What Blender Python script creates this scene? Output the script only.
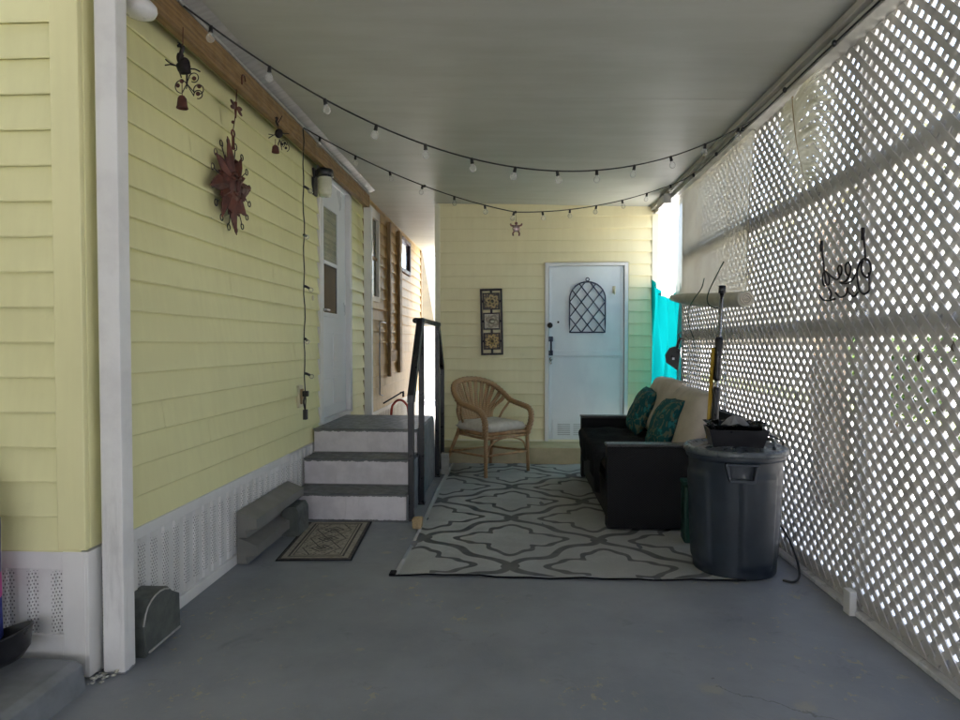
import bpy, bmesh, math, random
from mathutils import Vector, Matrix
R = math.radians
random.seed(7)
for o in list(bpy.data.objects): bpy.data.objects.remove(o)
S = bpy.context.scene
COL = S.collection

# ------------------------------------------------------------------ camera, light, exposure
F, CH = 650.0, 1.23
yaw, pit = math.atan(35/F), math.atan(17/F)
cam = bpy.data.objects.new('camera', bpy.data.cameras.new('camera')); COL.objects.link(cam)
cam.location = (0, 0, CH); cam.rotation_euler = (math.pi/2-pit, 0, yaw)
cam.data.sensor_width = 36; cam.data.lens = 36*F/960; cam.data.clip_start = .05; cam.data.clip_end = 600
S.camera = cam
W = bpy.data.worlds.new('World'); S.world = W; W.use_nodes = True
sun_dir = Vector((-.34, .30, .89)).normalized()
el = math.asin(sun_dir.z); az = math.atan2(sun_dir.x, sun_dir.y)
sky = W.node_tree.nodes.new('ShaderNodeTexSky'); sky.sky_type = 'NISHITA'; sky.sun_disc = False
sky.sun_elevation = el; sky.sun_rotation = az; sky.dust_density = 3.5; sky.air_density = 1.0; sky.ozone_density = .6
bg = W.node_tree.nodes['Background']; bg.inputs[1].default_value = .15
W.node_tree.links.new(sky.outputs[0], bg.inputs[0])
sl = bpy.data.lights.new('sun', 'SUN'); sl.energy = 4.2; sl.angle = R(.5); sl.color = (1, .95, .87)
so = bpy.data.objects.new('sun', sl); COL.objects.link(so); so.rotation_euler = sun_dir.to_track_quat('Z', 'Y').to_euler()
S.view_settings.view_transform = 'Standard'; S.view_settings.look = 'None'
S.view_settings.gamma = 1; S.view_settings.exposure = 2.92; S.view_settings.use_curve_mapping = False
c = S.cycles
c.use_denoising = True; c.max_bounces = 12; c.diffuse_bounces = 7; c.glossy_bounces = 3; c.transmission_bounces = 6
c.transparent_max_bounces = 12; c.caustics_reflective = False; c.caustics_refractive = False; c.sample_clamp_indirect = 8

# ------------------------------------------------------------------ node helpers
class N:
    """tiny arithmetic wrapper round shader math sockets"""
    def __init__(s, nt, v): s.nt = nt; s.v = v
    def _op(s, op, *a):
        n = s.nt.nodes.new('ShaderNodeMath'); n.operation = op
        for i, x in enumerate((s,)+a):
            x = x.v if isinstance(x, N) else x
            if isinstance(x, (int, float)): n.inputs[i].default_value = x
            else: s.nt.links.new(x, n.inputs[i])
        return N(s.nt, n.outputs[0])
    def __add__(s, o): return s._op('ADD', o)
    def __sub__(s, o): return s._op('SUBTRACT', o)
    def __mul__(s, o): return s._op('MULTIPLY', o)
    def __truediv__(s, o): return s._op('DIVIDE', o)
    __radd__ = __add__; __rmul__ = __mul__
    def __rsub__(s, o): return (s*-1)+o
    def f(s, op, *a): return s._op(op, *a)
    def abs(s): return s._op('ABSOLUTE')
    def sin(s): return s._op('SINE')
    def frac(s): return s._op('FRACT')
    def lt(s, o): return s._op('LESS_THAN', o)
    def gt(s, o): return s._op('GREATER_THAN', o)
    def mx(s, o): return s._op('MAXIMUM', o)
    def mn(s, o): return s._op('MINIMUM', o)
    def band(s, e):          # 1 where |s| < e, soft edge
        n = s.nt.nodes.new('ShaderNodeMapRange'); n.interpolation_type = 'SMOOTHSTEP'
        s.nt.links.new(s.abs().v, n.inputs[0]); n.inputs[1].default_value = e*.8; n.inputs[2].default_value = e*1.2
        n.inputs[3].default_value = 1; n.inputs[4].default_value = 0
        return N(s.nt, n.outputs[0])
def rgba(c): return (c[0], c[1], c[2], 1)
def newmat(name):
    m = bpy.data.materials.new(name); m.use_nodes = True
    return m, m.node_tree, m.node_tree.nodes['Principled BSDF']
def pos(nt, world=True):
    g = nt.nodes.new('ShaderNodeNewGeometry'); s = nt.nodes.new('ShaderNodeSeparateXYZ')
    if world: nt.links.new(g.outputs['Position'], s.inputs[0]); vec = g.outputs['Position']
    else:
        t = nt.nodes.new('ShaderNodeTexCoord'); nt.links.new(t.outputs['Object'], s.inputs[0]); vec = t.outputs['Object']
    return vec, N(nt, s.outputs[0]), N(nt, s.outputs[1]), N(nt, s.outputs[2])
def noise(nt, vec, scale, detail=4, rough=.55, stretch=None, dist=0):
    if stretch:
        mp = nt.nodes.new('ShaderNodeMapping'); mp.inputs['Scale'].default_value = stretch
        nt.links.new(vec, mp.inputs[0]); vec = mp.outputs[0]
    n = nt.nodes.new('ShaderNodeTexNoise'); n.inputs['Scale'].default_value = scale; n.inputs['Detail'].default_value = detail
    n.inputs['Roughness'].default_value = rough; n.inputs['Distortion'].default_value = dist
    nt.links.new(vec, n.inputs['Vector']); return N(nt, n.outputs[0])
def ramp(nt, x, a, b, lo=0, hi=1):
    n = nt.nodes.new('ShaderNodeMapRange'); n.interpolation_type = 'SMOOTHSTEP'
    nt.links.new(x.v, n.inputs[0])
    for i, v in enumerate((a, b, lo, hi)): n.inputs[i+1].default_value = v
    return N(nt, n.outputs[0])
def mixc(nt, fac, a, b):
    n = nt.nodes.new('ShaderNodeMix'); n.data_type = 'RGBA'
    if isinstance(fac, N): nt.links.new(fac.v, n.inputs[0])
    else: n.inputs[0].default_value = fac
    for i, v in ((6, a), (7, b)):
        if isinstance(v, tuple): n.inputs[i].default_value = rgba(v)
        else: nt.links.new(v, n.inputs[i])
    return n.outputs[2]
def bump(nt, b, h, strength=.3, dist=.002):
    n = nt.nodes.new('ShaderNodeBump'); n.inputs['Strength'].default_value = strength; n.inputs['Distance'].default_value = dist
    nt.links.new(h.v, n.inputs['Height']); nt.links.new(n.outputs[0], b.inputs['Normal'])
def M(name, col, col2=None, rough=.6, scale=6, bscale=80, bstr=.25, bdist=.001, stretch=None, metal=0, spec=.5, thr=(.35, .65), sheen=0):
    m, nt, b = newmat(name)
    vec, x, y, z = pos(nt)
    col2 = col2 or tuple(v*.82 for v in col)
    n1 = noise(nt, vec, scale, 6, .6, stretch)
    nt.links.new(mixc(nt, ramp(nt, n1, thr[0], thr[1]), col2, col), b.inputs['Base Color'])
    nt.links.new(ramp(nt, noise(nt, vec, scale*2.3, 4), .3, .7, max(rough-.12, .03), min(rough+.1, 1)).v, b.inputs['Roughness'])
    b.inputs['Metallic'].default_value = metal; b.inputs['Specular IOR Level'].default_value = spec
    if sheen: b.inputs['Sheen Weight'].default_value = sheen
    if bstr: bump(nt, b, noise(nt, vec, bscale, 3, .6, stretch), bstr, bdist)
    return m

# ------------------------------------------------------------------ geometry helpers
class MB:
    def __init__(s): s.bm = bmesh.new()
    def face(s, pts):
        return s.bm.faces.new([s.bm.verts.new(p) for p in pts])
    def box(s, x0, x1, y0, y1, z0, z1, bev=0):
        b = bmesh.new() if bev else s.bm
        v = [b.verts.new((x, y, z)) for x in (x0, x1) for y in (y0, y1) for z in (z0, z1)]
        for f in ((0, 1, 3, 2), (4, 6, 7, 5), (0, 4, 5, 1), (2, 3, 7, 6), (0, 2, 6, 4), (1, 5, 7, 3)): b.faces.new([v[i] for i in f])
        if bev:
            bmesh.ops.bevel(b, geom=b.edges[:], offset=bev, segments=2, affect='EDGES', profile=.5)
            s.merge(b)
        return s
    def merge(s, b, mat=None):
        if mat is not None: b.transform(mat)
        me = bpy.data.meshes.new('tmp'); b.to_mesh(me); b.free(); s.bm.from_mesh(me); bpy.data.meshes.remove(me)
    def prism(s, poly, a, b, axis='X', bev=0):
        """poly in the two other axes, extruded from a to b"""
        def p(q, t):
            return {'X': (t, q[0], q[1]), 'Y': (q[0], t, q[1]), 'Z': (q[0], q[1], t)}[axis]
        bm = bmesh.new()
        A = [bm.verts.new(p(q, a)) for q in poly]; B = [bm.verts.new(p(q, b)) for q in poly]
        n = len(poly); bm.faces.new(A); bm.faces.new(B[::-1])
        for i in range(n): bm.faces.new([A[i], B[i], B[(i+1) % n], A[(i+1) % n]])
        bmesh.ops.recalc_face_normals(bm, faces=bm.faces)
        if bev: bmesh.ops.bevel(bm, geom=bm.edges[:], offset=bev, segments=2, affect='EDGES', profile=.5)
        s.merge(bm); return s
    def tube(s, pts, r, n=8, closed=False, flat=None, cap=True, up=None):
        """r number or list; flat = (scale_a, scale_b) of the cross-section"""
        P = [Vector(p) for p in pts]; k = len(P); rs = r if isinstance(r, (list, tuple)) else [r]*k
        rings = []; up = Vector(up) if up else None
        for i in range(k):
            if closed: t = (P[(i+1) % k]-P[i-1])
            else: t = P[min(i+1, k-1)]-P[max(i-1, 0)]
            t.normalize()
            if up is None:
                up = Vector((0, 0, 1)) if abs(t.z) < .9 else Vector((0, 1, 0))
            a = t.cross(up)
            if a.length < 1e-5: a = t.cross(Vector((1, 0, 0)))
            a.normalize(); b = a.cross(t).normalized(); up = b
            fa, fb = flat or (1, 1)
            rings.append([s.bm.verts.new(P[i]+a*math.cos(2*math.pi*j/n)*rs[i]*fa+b*math.sin(2*math.pi*j/n)*rs[i]*fb) for j in range(n)])
        for i in range(k if closed else k-1):
            A, B = rings[i], rings[(i+1) % k]
            for j in range(n):
                f = s.bm.faces.new([A[j], A[(j+1) % n], B[(j+1) % n], B[j]]); f.smooth = True
        if cap and not closed:
            s.bm.faces.new(rings[0][::-1]); s.bm.faces.new(rings[-1])
        return s
    def lathe(s, prof, c=(0, 0, 0), n=24, mat=None, a0=0, a1=2*math.pi, smooth=True):
        b = bmesh.new(); full = abs(a1-a0-2*math.pi) < 1e-6
        rings = []
        for r, z in prof:
            rings.append([b.verts.new((r*math.cos(a0+(a1-a0)*j/n), r*math.sin(a0+(a1-a0)*j/n), z)) for j in range(n if full else n+1)])
        m = len(rings[0])
        for A, B in zip(rings, rings[1:]):
            for j in range(m if full else m-1):
                f = b.faces.new([A[j], A[(j+1) % m], B[(j+1) % m], B[j]]); f.smooth = smooth
        bmesh.ops.remove_doubles(b, verts=b.verts, dist=1e-6)
        T = Matrix.Translation(c)
        s.merge(b, T @ mat if mat is not None else T); return s
    def ball(s, c, r, sc=(1, 1, 1), u=16, v=10, mat=None):
        b = bmesh.new(); bmesh.ops.create_uvsphere(b, u_segments=u, v_segments=v, radius=r)
        for f in b.faces: f.smooth = True
        T = Matrix.Translation(c)
        if mat is not None: T = T @ mat
        s.merge(b, T @ Matrix.Diagonal((*sc, 1))); return s
    def cushion(s, w, h, t, mat, n=14, e=2.6, pinch=.06, wob=.0, seed=0):
        """a stuffed rectangular cushion, w x h, t thick, centred, transformed by mat"""
        rr = random.Random(seed); b = bmesh.new(); ph = [rr.uniform(0, 6) for _ in range(4)]
        def pt(i, j, sg):
            u = 2*i/n-1; v = 2*j/n-1
            u = math.copysign(abs(u)**.8, u); v = math.copysign(abs(v)**.8, v)
            th = ((1-abs(u)**e)*(1-abs(v)**e))**.5
            k = 1-pinch*(abs(u*v))-pinch*.5*0
            ww = wob*(math.sin(u*4+ph[0])*math.cos(v*3+ph[1])+.5*math.sin(u*9+v*7+ph[2]))*th
            return (u*w/2*(k+pinch*.6*v*v), v*h/2*(k+pinch*.6*u*u), sg*(t/2*th)+ww)
        for sg in (1, -1):
            g = [[b.verts.new(pt(i, j, sg)) for j in range(n+1)] for i in range(n+1)]
            for i in range(n):
                for j in range(n):
                    f = b.faces.new([g[i][j], g[i+1][j], g[i+1][j+1], g[i][j+1]][::sg]); f.smooth = True
        bmesh.ops.remove_doubles(b, verts=b.verts, dist=1e-4)
        s.merge(b, mat); return s
    def sheet(s, fn, nu, nv, th=0, smooth=True):
        """surface fn(u,v) with optional thickness along its normal"""
        b = bmesh.new(); g = [[b.verts.new(fn(i/nu, j/nv)) for j in range(nv+1)] for i in range(nu+1)]
        for i in range(nu):
            for j in range(nv):
                f = b.faces.new([g[i][j], g[i+1][j], g[i+1][j+1], g[i][j+1]]); f.smooth = smooth
        if th: bmesh.ops.solidify(b, geom=b.faces[:], thickness=th)
        s.merge(b); return s
    def xf(s, m): s.bm.transform(m); return s
    def build(s, name, mat, parent=None, local=False, norm=True, auto=None):
        if norm: bmesh.ops.recalc_face_normals(s.bm, faces=s.bm.faces)
        if parent is not None and not local:
            L = wl.get(parent, Vector((0, 0, 0))); s.bm.transform(Matrix.Translation(-L))
        me = bpy.data.meshes.new(name); s.bm.to_mesh(me); s.bm.free(); me.materials.append(mat)
        o = bpy.data.objects.new(name, me); COL.objects.link(o)
        if parent is not None: o.parent = parent; wl[o] = wl.get(parent, Vector((0, 0, 0)))
        return o
wl = {}
def tag(o, label=None, cat=None, group=None, kind=None):
    if label: o['label'] = label
    if cat: o['category'] = cat
    if group: o['group'] = group
    if kind: o['kind'] = kind
    return o
def thing(name, label, cat, loc=(0, 0, 0), rz=0, group=None):
    o = bpy.data.objects.new(name, None); COL.objects.link(o); o.location = loc; o.rotation_euler = (0, 0, rz)
    o.empty_display_size = .1; wl[o] = Vector(loc); return tag(o, label, cat, group)
def struct(name, mb, mat): return tag(mb.build(name, mat), kind='structure')

# ------------------------------------------------------------------ materials
def siding_mat(name, col, col2, vary=.25):
    m, nt, b = newmat(name); vec, x, y, z = pos(nt)
    big = noise(nt, vec, 1.3, 5, .6); streak = noise(nt, vec, 3, 5, .6, (6, 6, .5)); fine = noise(nt, vec, 60, 3, .5, (1, 1, .15))
    f = ramp(nt, big*.6+streak*.4, .36, .62)
    c1 = mixc(nt, f, col2, col)
    dirt = ramp(nt, noise(nt, vec, 7, 8, .7), .6, .78, 0, vary)
    nt.links.new(mixc(nt, dirt, c1, tuple(v*.6 for v in col)), b.inputs['Base Color'])
    b.inputs['Roughness'].default_value = .48; b.inputs['Specular IOR Level'].default_value = .35
    bump(nt, b, fine+noise(nt, vec, 2.2, 2)*3, .25, .0012); return m
m_yellow = siding_mat('yellow_vinyl', (.78, .755, .42), (.73, .70, .385))
m_yellowtrim = siding_mat('yellow_trim', (.80, .765, .43), (.75, .715, .395), .1)
m_warmlit = siding_mat('warm_lit_vinyl', (.60, .45, .22), (.46, .32, .14), .7)  # same siding further back, the passage's warm light painted into its colour
m_cream = siding_mat('cream_vinyl', (.82, .755, .50), (.77, .70, .45), .2)
m_creamtrim = siding_mat('cream_trim', (.78, .74, .58), (.72, .68, .52), .1)
m_white = M('white_paint', (.74, .735, .73), (.66, .655, .65), .5, 3.5, 60, .3, .001, (1, 1, .4))
m_whitewall = M('white_siding', (.8, .79, .76), (.74, .73, .7), .5, 2)
def mk_edgepaint(name, col, col2, tops, foot, paint):
    m, nt, b = newmat(name); vec, x, y, z = pos(nt)
    base = mixc(nt, ramp(nt, noise(nt, vec, 5, 7, .65), .36, .62), col2, col)
    base = mixc(nt, ramp(nt, noise(nt, vec, 2.5, 6, .7, (5, 5, .6)), .56, .72, 0, .45), base, tuple(v*.62 for v in col2))
    e = noise(nt, vec, 26, 6, .7)*.034-.010
    g = z.lt(e*.9+foot)
    for t_ in tops: g = g.mx((z+e).gt(t_-.003)*z.lt(t_+.02))
    nt.links.new(mixc(nt, g*.9, base, paint), b.inputs['Base Color']); b.inputs['Roughness'].default_value = .55
    bump(nt, b, noise(nt, vec, 40, 4)+g*.5, .5, .002); return m
m_riser = mk_edgepaint('riser_paint', (.70, .67, .70), (.58, .55, .58), (.183, .378, .563), .006, (.13, .135, .14))
m_post = mk_edgepaint('post_paint', (.75, .745, .745), (.68, .67, .675), (), .004, (.17, .18, .20))
m_greytread = M('grey_tread_paint', (.15, .16, .165), (.10, .105, .11), .5, 9, 120, .5, .001)
m_sidegrey = M('grey_side_paint', (.21, .225, .25), (.15, .16, .175), .55, 5, 60, .4, .001)
m_door = M('white_door', (.74, .76, .80), (.72, .74, .78), .38, 1, 30, .05, .001)
m_bluedoor = M('pale_blue_door', (.72, .77, .81), (.65, .70, .75), .4, 3.2, 50, .2, .001, (1, 1, .5))
m_wood = M('bare_timber', (.27, .165, .065), (.16, .09, .035), .6, 6, 90, .6, .001, (12, .8, 12))
m_brownboard = M('brown_board', (.33, .23, .11), (.22, .14, .06), .6, 6, 90, .5, .001, (8, 8, .8))
m_black = M('black_metal', (.018, .018, .022), (.012, .012, .015), .38, 10, 120, .2, .0005)
m_iron = M('wrought_iron', (.035, .028, .03), (.02, .017, .018), .5, 20, 90, .4, .001, metal=.6)
m_navy = M('navy_iron', (.03, .035, .09), (.02, .022, .05), .45, 20, 90, .3, .001)
m_rust = M('rusty_metal', (.15, .05, .035), (.07, .028, .025), .55, 14, 70, .6, .002, metal=.4)
m_chrome = M('chrome', (.55, .55, .55), (.45, .45, .45), .2, 9, 60, .05, .001, metal=1)
m_galv = M('galvanised_flashing', (.46, .45, .44), (.36, .35, .34), .5, 4, 40, .4, .001, (1, 6, 1), metal=.2)
m_blockgrey = M('grey_painted_block', (.105, .115, .105), (.07, .08, .075), .6, 12, 90, .7, .002)
m_plankgrey = M('grey_painted_plank', (.21, .205, .19), (.17, .165, .155), .6, 3, 70, .3, .001, (1, .5, 1))
m_bulbglass = None
m_cord = M('black_cord', (.015, .015, .015), None, .5, 20, 100, .1)
m_plasticwhite = M('white_plastic', (.72, .72, .74), (.64, .64, .66), .35, 9, 80, .1)
m_ivory = M('ivory_plastic', (.62, .56, .38), (.55, .49, .33), .4, 9, 80, .1)
m_beigefab = M('beige_fabric', (.60, .54, .45), (.52, .46, .38), .95, 8, 420, .6, .002, spec=.2)
m_seatfab = M('cream_fabric', (.60, .56, .49), (.50, .46, .40), .95, 14, 420, .6, .002, spec=.2)
m_blackfab = M('black_fabric', (.010, .010, .013), (.005, .005, .007), .95, 10, 300, .8, .003, spec=.15, sheen=.05)
m_can = M('blue_grey_plastic', (.026, .036, .050), (.018, .025, .036), .42, 5, 160, .3, .0006)
m_lid = M('grey_lid_plastic', (.10, .115, .125), (.065, .075, .082), .32, 8, 120, .25, .0006)
m_yellowpole = M('yellow_pole', (.55, .36, .05), (.45, .28, .03), .45, 12, 80, .2)
m_bluehouse = M('neighbour_cream', (.74, .70, .62), (.66, .62, .54), .6, 1.2)
m_roofgrey = M('roof_metal', (.5, .5, .5), (.42, .42, .42), .5, 2)
m_bark = M('palm_bark', (.20, .15, .10), (.11, .08, .055), .9, 9, 25, 1, .02, (1, 1, 4))
m_foam = M('tan_sponge', (.50, .38, .22), (.38, .28, .16), .95, 30, 160, 1, .004)
m_red = M('red_paint', (.48, .04, .02), (.32, .025, .015), .4, 9)
m_stubgrey = M('weathered_block', (.46, .46, .42), (.34, .34, .30), .8, 14, 80, .6, .003)

def mk_ceiling():
    m, nt, b = newmat('ceiling_panel'); vec, x, y, z = pos(nt)
    n = noise(nt, vec, 1.1, 5, .6); st = noise(nt, vec, 2.2, 5, .6, (.5, 3, 1))
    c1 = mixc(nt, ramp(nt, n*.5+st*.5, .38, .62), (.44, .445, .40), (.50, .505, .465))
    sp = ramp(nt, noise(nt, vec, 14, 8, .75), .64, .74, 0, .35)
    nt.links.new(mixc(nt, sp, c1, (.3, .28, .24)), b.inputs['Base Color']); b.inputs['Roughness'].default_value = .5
    b.inputs['Specular IOR Level'].default_value = .3
    bump(nt, b, noise(nt, vec, 3.5, 3, .5, (.35, 1.4, 1))+noise(nt, vec, 90, 2)*.05, .35, .006); return m
m_ceil = mk_ceiling()
def mk_floor():
    m, nt, b = newmat('painted_concrete'); vec, x, y, z = pos(nt)
    n = noise(nt, vec, 1.7, 8, .62); n2 = noise(nt, vec, 9, 8, .7)
    base = mixc(nt, ramp(nt, n*.65+n2*.35, .38, .62), (.200, .214, .245), (.262, .278, .308))
    base = mixc(nt, ramp(nt, noise(nt, vec, .8, 4), .5, .7, 0, .5), base, (.200, .205, .205))
    scuff = ramp(nt, noise(nt, vec, 16, 8, .75, (1.4, .7, 1), 1.2), .54, .68, 0, .42)
    base = mixc(nt, scuff, base, (.27, .27, .28))
    where = ramp(nt, noise(nt, vec, 1.25, 3, .5), .50, .60)
    chips = ramp(nt, noise(nt, vec, 15, 9, .72, (1, .8, 1), .3), .575, .625)
    base = mixc(nt, where*chips*.9, base, (.36, .32, .23))
    # bigger worn spots
    for (cx, cy, rad) in ((-.29, 2.75, .030), (.62, 2.78, .028), (.70, 2.32, .075), (.98, 2.22, .07), (-.9, 3.1, .04), (.1, 2.35, .02), (-.62, 2.55, .03), (-1.0, 3.35, .03), (.35, 3.05, .02), (-.75, 3.75, .05)):
        d = ((x-cx)*(x-cx)+(y-cy)*(y-cy)*1.4).f('SQRT')
        spot = ramp(nt, d+noise(nt, vec, 30, 8, .85)*(rad*1.9), rad*1.2, rad*1.75, .5, 0)
        base = mixc(nt, spot, base, (.36, .32, .24))
    dark = ramp(nt, noise(nt, vec, 5, 7, .7, (1, 1, 1), .6), .58, .74, 0, .32)
    base = mixc(nt, dark, base, (.055, .06, .07))
    crack = (x*.8+y-2.95+(noise(nt, vec, 4, 6)-.5)*.35).band(.0035)*x.gt(.72)
    base = mixc(nt, crack*.45, base, (.03, .03, .035))
    nt.links.new(base, b.inputs['Base Color'])
    nt.links.new(ramp(nt, n2, .3, .7, .42, .68).v, b.inputs['Roughness']); b.inputs['Specular IOR Level'].default_value = .45
    bump(nt, b, n2*1.0+noise(nt, vec, 120, 3)*.25-chips*where*.4, .45, .003); return m
m_floor = mk_floor()
m_slab = M('cream_concrete', (.50, .44, .28), (.40, .35, .22), .6, 4, 60, .4, .002)
m_ground = M('pale_concrete_ground', (.56, .55, .53), (.48, .47, .45), .9, .7, 20, .4, .004)
m_grass = M('dry_lawn', (.20, .22, .08), (.12, .15, .05), 1, 2.5, 60, .8, .02)

def mk_rug():
    m, nt, b = newmat('trellis_rug'); vec, x, y, z = pos(nt)
    wob = (noise(nt, vec, 6, 2)-.5)*.02
    u = (x+.025)/1.09; v = (y-4.04)/.985
    a = u+v; c2 = u-v+0.0
    # hubs at integer+.5 of both diagonals' sum: shift so that a cell is centred on (-.025, 4.04)
    pa = (a+.5).frac()-.5; pb = (c2+.5).frac()-.5
    lw = .036
    wav = lambda q: (q*(4*math.pi)).sin()*.035
    d1 = (a.frac()-.5)+(c2*(4*math.pi)).sin()*.035; d2 = (c2.frac()-.5)+(a*(4*math.pi)).sin()*.035
    lines = (d1+wob).band(lw).mx((d2+wob).band(lw))
    hub = ((pa.abs()-.5)*(pa.abs()-.5)+(pb.abs()-.5)*(pb.abs()-.5)).lt(.0048)
    X = pa+pb; Y = pa-pb
    ph = Y.f('ARCTAN2', X); r = (X*X+Y*Y).f('SQRT')
    rr = .49+(ph*4+math.pi/2).sin()*.11+(ph*12+math.pi/2).sin()*.03
    inner = (r-rr+wob*1.5).band(.042)
    pat = lines.mx(inner).mx(hub)
    edge = x.lt(-.615).mx(x.gt(1.15)).mx(y.lt(3.40))
    weave = noise(nt, vec, 260, 2, .5, (1, .25, 1))
    base = mixc(nt, ramp(nt, noise(nt, vec, 3, 7, .7), .4, .65), (.70, .71, .71), (.80, .81, .81))
    dk = mixc(nt, ramp(nt, noise(nt, vec, 9, 5), .4, .6), (.23, .24, .25), (.30, .305, .31))
    colr = mixc(nt, pat*(edge*-1+1), base, dk)
    colr = mixc(nt, weave*.25, colr, (.25, .25, .25))
    nt.links.new(colr, b.inputs['Base Color']); b.inputs['Roughness'].default_value = .85; b.inputs['Specular IOR Level'].default_value = .25
    bump(nt, b, weave+noise(nt, vec, 5, 3)*2.5, .5, .003); return m
m_rug = mk_rug()
def mk_mat():
    m, nt, b = newmat('doormat_pattern'); vec, x, y, z = pos(nt, False)
    # local: x in +-.205, y in +-.385
    dx = .205-x.abs(); dy = .385-y.abs(); d = dx.mn(dy)
    border = (d-.05).band(.006).mx((d-.07).band(.003)).mx(d.lt(.015))
    inn = d.gt(.075)
    def dia(cx, cy, k, r, w):
        q = ((x-cx).abs()+(y-cy).abs()*k); return (q-r).band(w)
    pat = border
    for cy in (-.19, 0, .19):
        pat = pat.mx(dia(0, cy, 1, .062, .007)).mx(dia(0, cy, 1, .026, .007)).mx(dia(0, cy, .55, .11, .004)*inn)
    vo = nt.nodes.new('ShaderNodeTexVoronoi'); vo.inputs['Scale'].default_value = 46; nt.links.new(vec, vo.inputs[0])
    fl = N(nt, vo.outputs['Distance']).lt(.30)*inn*.75
    vo2 = nt.nodes.new('ShaderNodeTexVoronoi'); vo2.inputs['Scale'].default_value = 60; nt.links.new(vec, vo2.inputs[0])
    bb = d.gt(.015)*d.lt(.045)*N(nt, vo2.outputs['Distance']).lt(.28)*.35
    pat = pat.mx(fl).mx(bb)
    colr = mixc(nt, pat, (.36, .325, .27), (.055, .045, .045))
    colr = mixc(nt, ramp(nt, noise(nt, vec, 30, 5), .4, .7, 0, .5), colr, (.17, .15, .13))
    nt.links.new(colr, b.inputs['Base Color']); b.inputs['Roughness'].default_value = .95
    bump(nt, b, noise(nt, vec, 500, 2), .6, .002); return m
m_doormat = mk_mat()
def mk_skirt():
    m, nt, b = newmat('perforated_white_vinyl'); vec, x, y, z = pos(nt)
    a = x+y
    strip = ((a/.092).frac()-.5).abs().lt(.26)
    row = (z/.013); odd = (row/2).frac().gt(.5)*.5
    du = ((a/.014+odd).frac()-.5); dv = (row.frac()-.5)
    dot = (du*du+dv*dv*.55).lt(.045)
    lim = z.lt(.395)*z.gt(.09)
    base = mixc(nt, ramp(nt, noise(nt, vec, 4, 7, .65), .4, .65), (.66, .655, .65), (.75, .745, .74))
    nt.links.new(mixc(nt, dot*strip*lim*.85, base, (.10, .10, .11)), b.inputs['Base Color']); b.inputs['Roughness'].default_value = .5
    bump(nt, b, dot*strip*lim*-1, .5, .002); return m
m_skirt = mk_skirt()
def translucent(name, col, col2, fac, scale=8, weave=None, trans=None, clear=0):
    m, nt, b = newmat(name); vec, x, y, z = pos(nt)
    colr = mixc(nt, ramp(nt, noise(nt, vec, scale, 5), .35, .65), col2, col)
    nt.links.new(colr, b.inputs['Base Color']); b.inputs['Roughness'].default_value = .7; b.inputs['Specular IOR Level'].default_value = .3
    t = nt.nodes.new('ShaderNodeBsdfTranslucent')
    if trans: t.inputs[0].default_value = rgba(trans)
    else: nt.links.new(colr, t.inputs[0])
    mx = nt.nodes.new('ShaderNodeMixShader'); mx.inputs[0].default_value = fac
    nt.links.new(b.outputs[0], mx.inputs[1]); nt.links.new(t.outputs[0], mx.inputs[2])
    out = nt.nodes['Material Output']
    if clear:
        tr = nt.nodes.new('ShaderNodeBsdfTransparent'); m2 = nt.nodes.new('ShaderNodeMixShader'); m2.inputs[0].default_value = clear
        nt.links.new(mx.outputs[0], m2.inputs[1]); nt.links.new(tr.outputs[0], m2.inputs[2]); nt.links.new(m2.outputs[0], out.inputs[0])
    elif weave:
        tr = nt.nodes.new('ShaderNodeBsdfTransparent'); m2 = nt.nodes.new('ShaderNodeMixShader')
        g = ((y*weave).frac()-.5).abs().gt(.36)*((z*weave).frac()-.5).abs().gt(.30)
        g = (g*(noise(nt, vec, 5, 4).gt(.42)))
        nt.links.new((g*.9).v, m2.inputs[0]); nt.links.new(mx.outputs[0], m2.inputs[1]); nt.links.new(tr.outputs[0], m2.inputs[2])
        nt.links.new(m2.outputs[0], out.inputs[0])
    else: nt.links.new(mx.outputs[0], out.inputs[0])
    return m
m_lattice = translucent('white_lattice_plastic', (.68, .66, .63), (.58, .56, .53), .24, 5)
m_blind = translucent('cream_blind', (.82, .80, .71), (.76, .73, .64), .62, 4, clear=.15)
m_teal = translucent('teal_cloth', (.0, .20, .21), (.0, .14, .15), .78, 4, None, (.002, .30, .30))
m_frond = translucent('palm_leaflet', (.36, .34, .20), (.26, .26, .13), .45, 6)
m_leaf = translucent('shrub_leaf', (.09, .14, .04), (.05, .09, .025), .3, 6)
m_bag = translucent('grey_plastic_bag', (.55, .55, .56), (.42, .42, .43), .3, 20)
def mk_bulb():
    m, nt, b = newmat('clear_bulb_glass'); out = nt.nodes['Material Output']
    b.inputs['Base Color'].default_value = (.8, .8, .78, 1); b.inputs['Roughness'].default_value = .08
    tr = nt.nodes.new('ShaderNodeBsdfTransparent'); lw = nt.nodes.new('ShaderNodeLayerWeight'); lw.inputs[0].default_value = .45
    mx = nt.nodes.new('ShaderNodeMixShader'); f = ramp(nt, N(nt, lw.outputs['Facing']), 0, 1, .10, .55)
    nt.links.new(f.v, mx.inputs[0]); nt.links.new(tr.outputs[0], mx.inputs[1]); nt.links.new(b.outputs[0], mx.inputs[2])
    nt.links.new(mx.outputs[0], out.inputs[0]); return m
m_bulbglass = mk_bulb()
def mk_glass(name, col, rough=.05):
    m, nt, b = newmat(name); vec, x, y, z = pos(nt)
    nt.links.new(mixc(nt, ramp(nt, noise(nt, vec, 3, 3), .4, .6), col, tuple(v*1.4 for v in col)), b.inputs['Base Color'])
    b.inputs['Roughness'].default_value = rough; b.inputs['Specular IOR Level'].default_value = .3; return m
m_dark_glass = mk_glass('dark_window_glass', (.012, .013, .012), .15)
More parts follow.
